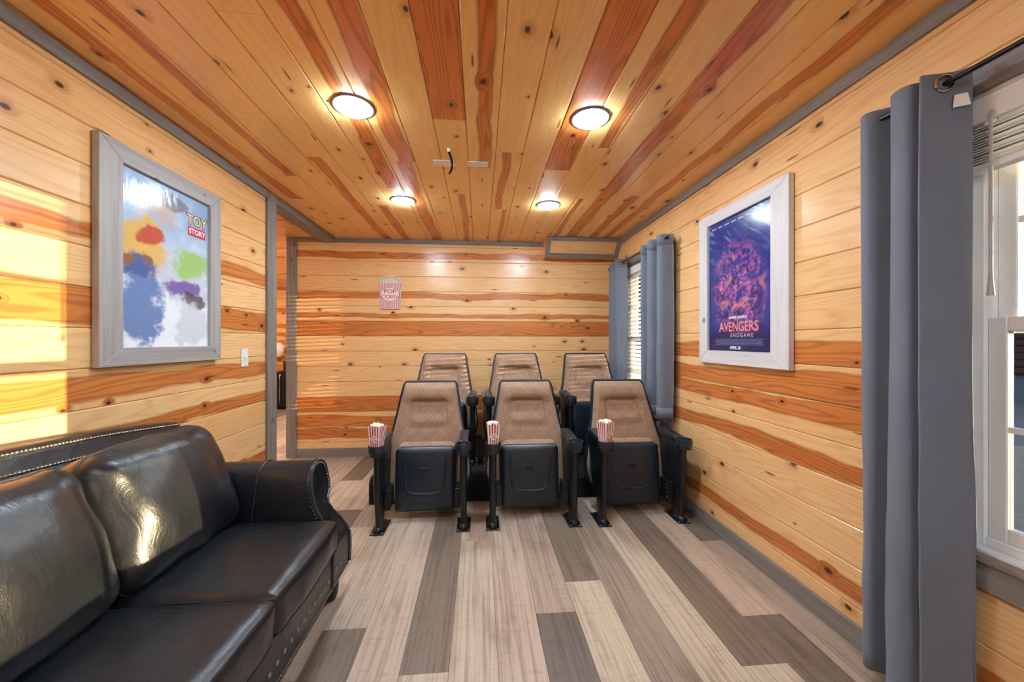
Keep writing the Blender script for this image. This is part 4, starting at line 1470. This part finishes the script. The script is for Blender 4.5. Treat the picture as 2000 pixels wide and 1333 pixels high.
    arch = [(-0.135, 0.06), (-0.125, 0.085), (-0.105, 0.105), (-0.075, 0.114), (0, 0.116), (0.075, 0.114), (0.105, 0.105), (0.125, 0.085), (0.135, 0.06)]
    obj('grip_edge', MB().tube([ps(*p) + Vector((0, 0.002, 0)) for p in arch], 0.004, 8), M['metal_black'], pan, smooth=True)
    pc = ps(0.0, 0.34)
    obj('maker_plate', MB().rbox(-0.028, 0.028, pc.y - 0.003, pc.y + 0.01, pc.z - 0.021, pc.z + 0.021, 0.003, 2), M['metal_black'], pan)
    for s in (-1, 1):
        xs = s * 0.283
        # side standard
        poly = [(-0.020, 0.006), (0.045, 0.006), (0.050, 0.10), (0.075, 0.15), (0.150, 0.20), (0.205, 0.30), (0.250, 0.45), (0.262, 0.56), (-0.035, 0.556), (-0.045, 0.45), (-0.052, 0.30), (-0.045, 0.18), (-0.028, 0.10)]
        side = obj('side_standard', MB().prism(poly, 'x', xs - 0.021, xs + 0.021, 0.007, 2), M['metal_black'], t, smooth=True, angle=40)
        # arm pad
        arm = [(-0.015, 0.562), (-0.03, 0.585), (-0.02, 0.598), (0.20, 0.612), (0.262, 0.606), (0.268, 0.575), (0.20, 0.562)]
        obj('armrest', MB().prism(arm, 'x', xs - 0.032, xs + 0.032, 0.009, 3), M['plastic'], t, smooth=True, angle=40)
        # cup holder
        cy_, cz_ = -0.078, 0.522
        cup = MB().lathe([(0.040, 0.0), (0.046, 0.002), (0.0485, 0.022), (0.0535, 0.026), (0.0545, 0.066), (0.053, 0.072), (0.048, 0.072), (0.0465, 0.066), (0.044, 0.012), (0.0001, 0.010)], 32, xs, cy_, cz_)
        cup.rbox(xs - 0.022, xs + 0.022, cy_ + 0.03, 0.0, cz_ + 0.02, cz_ + 0.06, 0.004, 1)
        obj('cup_holder', cup, M['plastic'], t, smooth=True, angle=40)
        obj('front_post', MB().tube([(xs, -0.030, 0.03), (xs, -0.042, 0.12), (xs, -0.056, 0.22), (xs, -0.062, 0.35), (xs, -0.060, 0.45), (xs, -0.064, 0.53)], [0.020, 0.019, 0.021, 0.024, 0.024, 0.024], 14), M['metal_black'], t, smooth=True, angle=60)
        # foot plate with bolts
        fp = obj('foot_plate', MB().rbox(xs - 0.046, xs + 0.046, -0.085, 0.135, 0.0, 0.007, 0.002, 1), M['metal_black'], t)
        for bx in (-0.034, 0.034):
            for by in (-0.07, 0.12):
                obj('bolt', MB().dome((xs + bx, by, 0.007), 0.007, 'z', 1, 10, 0.7), M['brass'], fp, smooth=True, label='brass bolt head')
        toe = MB().tube([(xs, 0.02, 0.012), (xs, -0.03, 0.016), (xs, -0.052, 0.014), (xs, -0.066, 0.009)], [0.030, 0.028, 0.021, 0.006], 14)
        obj('toe_cap', toe, M['plastic'], t, smooth=True, angle=60)
        # hinge box
        hb = obj('hinge_box', MB().rbox(xs - s * 0.024 - s * 0.038, xs - s * 0.024, 0.02, 0.15, 0.115, 0.255, 0.004, 2), M['metal_black'], t)
        for bz in (0.14, 0.17, 0.20, 0.23):
            obj('rivet', MB().dome((xs - s * 0.0625, 0.05, bz), 0.005, 'x', -s, 8, 0.6), M['nickel'], hb, smooth=True)
        # bracket holding the back
        obj('back_bracket', MB().rbox(xs - s * 0.018 - 0.006, xs - s * 0.018 + 0.006, 0.16, 0.35, 0.22, 0.42, 0.004, 1), M['metal_black'], t)
    return t

seat0 = make_seat()
front = [(-0.392, 2.655, 0.0, 'front-row brown theater seat nearest the sofa'),
         (0.374, 2.655, 0.0, 'front-row brown theater seat in the middle'),
         (1.147, 2.640, 0.0, 'front-row brown theater seat beside the right wall')]
rear = [(-0.344, 3.40, PZ, 'back-row brown theater seat farthest from the windows'),
        (0.364, 3.38, PZ, 'back-row brown theater seat in the middle'),
        (1.076, 3.36, PZ, 'back-row brown theater seat next to the far curtain')]
first = True
for grp, lst in (('front row of theater seats', front), ('back row of theater seats', rear)):
    for (x, y, z, lab) in lst:
        s = seat0 if first else copy_tree(seat0)
        first = False
        s.location = (x, y, z)
        tag(s, lab, 'theater seat', grp)

# ------------------------------------------------------------------ popcorn boxes
def popcorn_box(x, y, z, rot, lean, label):
    t = thing('popcorn_box', label, 'popcorn box', (0, 0, 0), 'popcorn boxes in the cup holders')
    h, b, tp = 0.182, 0.0275, 0.0415
    mb = MB()
    nst = 9
    for sd_ in range(4):
        R = Matrix.Rotation(sd_ * PI / 2, 4, 'Z')
        for k in range(nst):
            u0, u1 = -1 + 2 * k / nst, -1 + 2 * (k + 1) / nst
            um = (u0 + u1) / 2
            sc = 0.008 if k % 2 == 0 else 0.0
            V = [(u0 * b, -b, 0), (u1 * b, -b, 0), (u1 * tp, -tp, h), (um * tp, -tp, h + 0.007), (u0 * tp, -tp, h)]
            mb.add([R @ Vector(p) for p in V], [(0, 1, 2, 3, 4)], k % 2)
    mb.add([(-b, -b, 0), (b, -b, 0), (b, b, 0), (-b, b, 0)], [(3, 2, 1, 0)], 0)
    card = obj('striped_carton', mb, [M['paper'], M['red']], t, label='red and white striped carton')
    so = card.modifiers.new('thickness', 'SOLIDIFY'); so.thickness = 0.0012
    # printed panel
    pm = MB()
    ov = []
    for i in range(20):
        a = 2 * PI * i / 20
        ov.append((0.026 * math.cos(a), 0.022 * math.sin(a)))
    yf = lambda zz: -(b + (tp - b) * zz / h) - 0.0012
    pm.add([(p[0], yf(0.105 + p[1]), 0.105 + p[1]) for p in ov] + [(p[0], yf(0.105 + p[1]) + 0.001, 0.105 + p[1]) for p in ov], [tuple(range(20))] + [(i, (i + 1) % 20, 20 + (i + 1) % 20, 20 + i)[::-1] for i in range(20)])
    obj('printed_oval', pm, M['paper'], t)
    tilt = math.atan2(tp - b, h)
    Fb = Matrix.Translation((0, yf(0.105) - 0.0006, 0.105)) @ Matrix.Rotation(PI / 2 - 0 + tilt, 4, 'X')
    text_obj('box_lettering', 'POP\nCORN', 0.017, M['red'], Fb, t, 0.0002, 0.0003, 0.9)
    # heap of popped corn
    rr = random.Random(int(x * 100) + 5)
    heap = MB()
    for i in range(42):
        px, py = rr.uniform(-0.034, 0.034), rr.uniform(-0.034, 0.034)
        pz = h - 0.004 + 0.016 * (1 - (px * px + py * py) / 0.0029) + rr.uniform(-0.004, 0.004)
        ico = bmesh.new(); bmesh.ops.create_icosphere(ico, subdivisions=1, radius=rr.uniform(0.008, 0.012))
        for q in ico.verts:
            q.co = q.co * rr.uniform(0.8, 1.2) + Vector((px, py, pz))
        heap.bm(ico)
    ho = obj('popcorn', heap, M['corn'], t, smooth=True, angle=None)
    ho['kind'] = 'stuff'
    t.rotation_euler = (lean[0], lean[1], rot)
    t.location = (x, y, z)
    return t
popcorn_box(-0.392 - 0.283, 2.655 - 0.078, 0.536, math.radians(-16), (0, math.radians(1.5)), 'popcorn box in the cup holder nearest the sofa')
popcorn_box(0.374 - 0.283, 2.655 - 0.078, 0.536, math.radians(4), (0, 0), 'popcorn box on the middle front-row seat')
popcorn_box(1.147 - 0.283, 2.640 - 0.078, 0.536, math.radians(30), (0, 0), 'popcorn box on the front-row seat by the right wall')

# ------------------------------------------------------------------ sofa
SY0, SY1 = -0.02, 2.05
sofa = thing('leather_sofa', 'black leather sofa with nailhead trim along the left wall', 'sofa', (-1.1, 1.0, 0))
CUSH = [(1.272, 1.808), (0.742, 1.270), (0.212, 0.740)]
for i, (a, b) in enumerate(CUSH):
    mb, mp = soft_box(-0.985, (a + b) / 2, 0.395, 0.345, (b - a) / 2 - 0.001, 0.075, 0.032, 20, (0.012, 0.004, 0.020), seed=i * 3.1, wr=0.010, wf=7.0)
    so = obj('seat_cushion', mb, M['leather'], sofa, smooth=True, angle=None)
    for s in (1, -1):
        pth = ring_path(mp, 2, s, 18, 0.86)
        obj('piping', MB().tube(pth, 0.0048, 6, closed=True), M['leather'], so, smooth=True)
for i, (a, b) in enumerate([(1.275, 1.83), (0.735, 1.268), (0.19, 0.728)]):
    cy_ = (a + b) / 2
    mb, mp = soft_box(0, 0, 0, 0.105, (b - a) / 2, 0.228, 0.075, 22, (0.055, 0.0, 0.012), seed=5 + i * 2.3, wr=0.016, wf=7.0)
    R = Matrix.Translation((-1.215, cy_, 0.675)) @ Matrix.Rotation(math.radians(-19), 4, 'Y')
    mb.move(R)
    bo = obj('back_cushion', mb, M['leather'], sofa, smooth=True, angle=None)
    pth = [R @ p for p in ring_path(mp, 0, 1, 22, 0.35)]
    obj('piping', MB().tube(pth, 0.005, 6, closed=True), M['leather'], bo, smooth=True)

# base rail
obj('base_rail', MB().rbox(-1.56, -0.672, SY0 + 0.03, SY1 - 0.02, 0.125, 0.325, 0.015, 3), M['leather'], sofa, smooth=True, angle=40)
studs = MB()
yy = SY0 + 0.06
while yy < SY1 - 0.06:
    studs.dome((-0.672, yy, 0.205), 0.0095, 'x', 1, 10, 0.6)
    yy += 0.048
yy = SY0 + 0.04
while yy < SY1 - 0.03:
    studs.dome((-0.672, yy, 0.143), 0.0048, 'x', 1, 6, 0.7)
    yy += 0.0125
so = obj('nailhead_trim', studs, M['nickel'], sofa, smooth=True, angle=None); so['kind'] = 'stuff'
for (x, y) in ((-0.74, SY1 - 0.09), (-0.74, SY0 + 0.10), (-1.5, SY1 - 0.09), (-1.5, SY0 + 0.1)):
    obj('foot', MB().lathe([(0.026, 0), (0.036, 0.02), (0.042, 0.06), (0.04, 0.10), (0.035, 0.127)], 18, x, y, 0), M['metal_black'], sofa, smooth=True)

# arms
def arm(sgn, yi):
    """yi: inner face y; sgn +1 -> outward is +y"""
    pts = []
    P = lambda dy, z: (yi + sgn * dy, z)
    pts += [P(0.0, 0.14), P(-0.002, 0.30), P(0.0, 0.42), P(0.008, 0.52), P(0.022, 0.58)]
    cxs, czs, rs = 0.122, 0.603, 0.095
    for k in range(15):
        a = math.radians(165 - k * 17)
        pts.append(P(cxs + rs * math.cos(a), czs + rs * math.sin(a)))
    pts += [P(0.128, 0.485), P(0.135, 0.45), P(0.160, 0.40), P(0.200, 0.345), P(0.232, 0.29), P(0.245, 0.22), P(0.238, 0.14)]
    def xf(z):
        return interp([(0.14, -0.672), (0.30, -0.668), (0.40, -0.690), (0.50, -0.745), (0.60, -0.775), (0.70, -0.785)], z)
    n = len(pts)
    cyc = yi + sgn * 0.11
    rings = []
    secs = [(-1.54, 1.0), (-1.35, 1.0), (-1.18, 1.0), (-1.0, 1.0), (-0.9, 1.0)]
    V = []
    for x, k in secs:
        for (y, z) in pts:
            V.append((x, y, z))
    for dx, k in ((0.022, 1.0), (0.008, 0.995), (0.0, 0.965), (0.004, 0.92)):
        for (y, z) in pts:
            V.append((xf(z) - dx, cyc + (y - cyc) * k, 0.42 + (z - 0.42) * (0.5 + 0.5 * k)))
    m = len(secs) + 4
    Fc = []
    for j in range(m - 1):
        for i in range(n):
            i2 = (i + 1) % n
            Fc.append((j * n + i, (j + 1) * n + i, (j + 1) * n + i2, j * n + i2) if sgn > 0 else (j * n + i, j * n + i2, (j + 1) * n + i2, (j + 1) * n + i))
    # cap: triangulated fill
    bm = bmesh.new()
    vs = [bm.verts.new(v) for v in V]
    for fa in Fc:
        bm.faces.new([vs[i] for i in fa])
    es = []
    bm.edges.ensure_lookup_table()
    for j in (0, m - 1):
        loop = [vs[j * n + i] for i in range(n)]
        fc = bm.faces.new(loop)
        bmesh.ops.triangulate(bm, faces=[fc])
    bmesh.ops.recalc_face_normals(bm, faces=bm.faces)
    ao = obj('rolled_arm', MB().bm(bm), M['leather'], sofa, smooth=True, angle=60)
    # piping and nails round the front panel
    edge = [Vector((xf(z) - 0.001, cyc + (y - cyc) * 0.985, 0.42 + (z - 0.42) * 0.993)) for (y, z) in pts]
    obj('arm_piping', MB().tube(edge, 0.006, 8), M['leather'], ao, smooth=True)
    # seam band on top of the arm
    band = [Vector((-1.02, yi + sgn * (0.122 + 0.097 * math.cos(math.radians(a))), 0.603 + 0.097 * math.sin(math.radians(a)))) for a in range(175, -20, -12)]
    band = [Vector((-1.02, yi - sgn * 0.003, z)) for z in (0.44, 0.50)] + [Vector((-1.02, yi + sgn * 0.018, 0.57))] + band
    obj('arm_seam', MB().tube(band, 0.0035, 6), M['leather'], ao, smooth=True)
    nb = MB()
    # dense nails following the panel outline
    path = [edge[i].lerp(edge[i + 1], f / 6) for i in range(n - 1) for f in range(6)]
    acc = 0
    last = path[0]
    for p in path:
        if (p - last).length >= 0.0115:
            last = p
            c = Vector((0, cyc, 0.42))
            q = Vector((p.x + 0.002, cyc + (p.y - cyc) * 0.93, 0.42 + (p.z - 0.42) * 0.965))
            nb.dome(q, 0.0045, 'x', 1, 6, 0.8)
            nb.dome(Vector((p.x - 0.016, cyc + (p.y - cyc) * 1.04, p.z + (0.004 if p.z > 0.6 else 0))), 0.0042, 'y', sgn, 6, 0.8)
    no = obj('nailhead_trim', nb, M['nickel'], ao, smooth=True, angle=None); no['kind'] = 'stuff'
    return ao
arm(1, 1.812)
arm(-1, 0.208)

# back frame with rolled top rail
V, Fc = [], []
prof = [(-1.575, 0.14), (-1.580, 0.50), (-1.582, 0.80), (-1.578, 0.845), (-1.560, 0.872), (-1.530, 0.880), (-1.500, 0.872), (-1.482, 0.848), (-1.478, 0.815), (-1.465, 0.80), (-1.450, 0.77), (-1.42, 0.60), (-1.39, 0.40), (-1.38, 0.14)]
n = len(prof)
ys = [SY0 - 0.0, SY0 + 0.01] + [SY0 + 0.03 + (SY1 - SY0 - 0.06) * i / 40 for i in range(41)] + [SY1 - 0.01, SY1]
def hump(y):
    u = (y - (SY0 + SY1) / 2) / ((SY1 - SY0) / 2)
    return 0.065 * (1 - u * u)
for y in ys:
    e = min(1.0, (min(y - ys[0], ys[-1] - y)) / 0.02)
    k = 0.9 + 0.1 * math.sqrt(max(0, 1 - (1 - e) ** 2))
    for (x, z) in prof:
        kz = max(0.0, (z - 0.14) / 0.74)
        V.append((-1.52 + (x + 1.52) * (k if e < 1 else 1), y, z + hump(y) * kz - (1 - k) * 0.15 * kz))
for j in range(len(ys) - 1):
    for i in range(n):
        i2 = (i + 1) % n
        Fc.append((j * n + i, (j + 1) * n + i, (j + 1) * n + i2, j * n + i2))
Fc.append(tuple(range(n)))
Fc.append(tuple((len(ys) - 1) * n + i for i in range(n))[::-1])
bf = obj('back_frame', MB().add(V, Fc), M['leather'], sofa, smooth=True, angle=50)
nb = MB()
y = SY0 + 0.03
while y < SY1 - 0.015:
    hz = hump(y)
    nb.dome((-1.486, y, 0.862 + hz), 0.0052, 'x', 1, 6, 0.9)
    nb.dome((-1.464, y, 0.806 + hz * 0.9), 0.0052, 'x', 1, 6, 0.9)
    y += 0.0125
no = obj('nailhead_trim', nb, M['brass'], bf, smooth=True, angle=None); no['kind'] = 'stuff'

# ------------------------------------------------------------------ things in the hall
fr = thing('mini_fridge', 'black mini fridge standing in the hall beyond the opening', 'fridge', (-3.75, 7.75, 0))
obj('cabinet', MB().rbox(-4.02, -3.50, 7.50, 8.0, 0.02, 0.70, 0.012, 2), M['fridge'], fr)
obj('door', MB().rbox(-4.02, -3.50, 7.455, 7.497, 0.03, 0.70, 0.012, 2), M['fridge'], fr)
obj('door_handle', MB().tube([(-3.70, 7.452, 0.66), (-3.70, 7.435, 0.64), (-3.70, 7.435, 0.14), (-3.70, 7.452, 0.12)], 0.009, 8), M['chrome'], fr, smooth=True)
cm = thing('coffee_maker', 'small black appliance on top of the mini fridge', 'appliance', (-3.64, 7.7, 0.70))
obj('housing', MB().rbox(-3.74, -3.54, 7.62, 7.84, 0.725, 0.90, 0.015, 2), M['plastic'], cm)
obj('base_tray', MB().rbox(-3.75, -3.53, 7.54, 7.85, 0.701, 0.724, 0.006, 2), M['plastic'], cm)
sc = thing('white_stand_in', 'made-up white rounded shape on the far hall wall above the fridge', 'stand-in', (-4.12, HY1, 1.1))  # stand-in for an unidentified bright white patch, not a known lamp
obj('rounded_body', MB().lathe([(0.05, -0.15), (0.10, -0.10), (0.12, 0.0), (0.10, 0.10), (0.05, 0.15)], 20, -4.10, HY1 - 0.14, 1.10), M['white'], sc, smooth=True)
obj('wall_plate', MB().rbox(-4.15, -4.05, HY1 - 0.025, HY1 - 0.001, 1.05, 1.15, 0.006, 2).rbox(-4.11, -4.09, HY1 - 0.06, HY1 - 0.02, 1.09, 1.11, 0.003, 1), M['chrome'], sc)

# ------------------------------------------------------------------ outdoors
gr = obj('ground', MB().box(1.75, 120, -60, 120, -0.62, -0.5), M['ground']); tag(gr, 'grey gravel yard outside the window', None, None, 'structure')
cab = thing('log_cabin', 'dark red log cabin with grey metal roof seen outside the near window', 'building', (19.5, 13.0, -0.5))
bx0, by0, by1 = 17.5, 4.5, 16.0
for k in range(16):
    z0 = -0.5 + k * 0.23
    obj('log_course', MB().rbox(bx0, bx0 + 0.25, by0, by1, z0, z0 + 0.226, 0.06, 2), M['log'], cab)
    if k < 16:
        obj('log_course', MB().rbox(bx0 + 0.26, bx0 + 6.0, by0, by0 + 0.25, z0, z0 + 0.226, 0.06, 2), M['log'], cab)
obj('porch_deck', MB().box(bx0 - 1.8, bx0 - 0.01, by0, by1, -0.5, 0.15), M['porch'], cab)
for yy in (by0 + 0.3, 8.2, 12.0, by1 - 0.3):
    obj('porch_post', MB().rbox(bx0 - 1.75, bx0 - 1.6, yy - 0.075, yy + 0.075, 0.15, 3.18, 0.01, 1), M['log'], cab)
rf = obj('roof', MB().prism([(bx0 - 2.2, 3.25), (bx0 + 3.2, 4.55), (bx0 + 3.2, 4.45), (bx0 - 2.2, 3.15)], 'y', by0 - 0.6, by1 + 0.6), M['roof'], cab)
yy = by0 - 0.5
while yy < by1 + 0.5:
    sm = MB().tube([(bx0 - 2.2, yy, 3.26), (bx0 + 3.2, yy, 4.56)], 0.025, 4)
    obj('roof_rib', sm, M['roof'], rf)
    yy += 0.42
obj('porch_light', MB().lathe([(0.05, -0.08), (0.08, -0.03), (0.08, 0.05), (0.03, 0.09)], 12, bx0 - 0.15, 10.3, 2.0), emit('porch_lamp', (1.0, 0.75, 0.4, 1), 6.0), cab, label='lit porch lamp')

tree = thing('bare_tree', 'bare leafless tree standing outside the near window', 'tree', (26.0, 16.4, -0.5))
rt = random.Random(11)
trunk = MB(); br_n = 0
branches = []
def grow(p, d, L, r, lev):
    pts, rs = [p.copy()], [r]
    q = p.copy(); dd = d.copy()
    seg = 5
    for i in range(seg):
        dd = (dd + Vector((rt.uniform(-1, 1), rt.uniform(-1, 1), rt.uniform(-0.3, 0.6))) * 0.16).normalized()
        q = q + dd * L / seg
        pts.append(q.copy()); rs.append(r * (1 - 0.62 * (i + 1) / seg))
        if lev < 3 and i >= (1 if lev else 2):
            for _ in range(1 if lev else 2):
                sd_ = (dd + Vector((rt.uniform(-1, 1), rt.uniform(-1, 1), rt.uniform(-0.1, 0.9))) * 0.95).normalized()
                branches.append((q.copy(), sd_, L * rt.uniform(0.45, 0.62), rs[-1] * 0.62, lev + 1))
    return pts, rs
pts, rs = grow(Vector((26.0, 16.4, -0.5)), Vector((0.05, 0.03, 1)), 13.0, 0.30, 0)
obj('trunk', MB().tube(pts, rs, 10), M['bark'], tree, smooth=True)
limbs = MB()
while branches:
    p, d, L, r, lev = branches.pop()
    pts, rs = grow(p, d, L, r, lev)
    limbs.tube(pts, rs, 5, caps=False)
lo = obj('branches', limbs, M['bark'], tree, smooth=True); lo['kind'] = 'stuff'
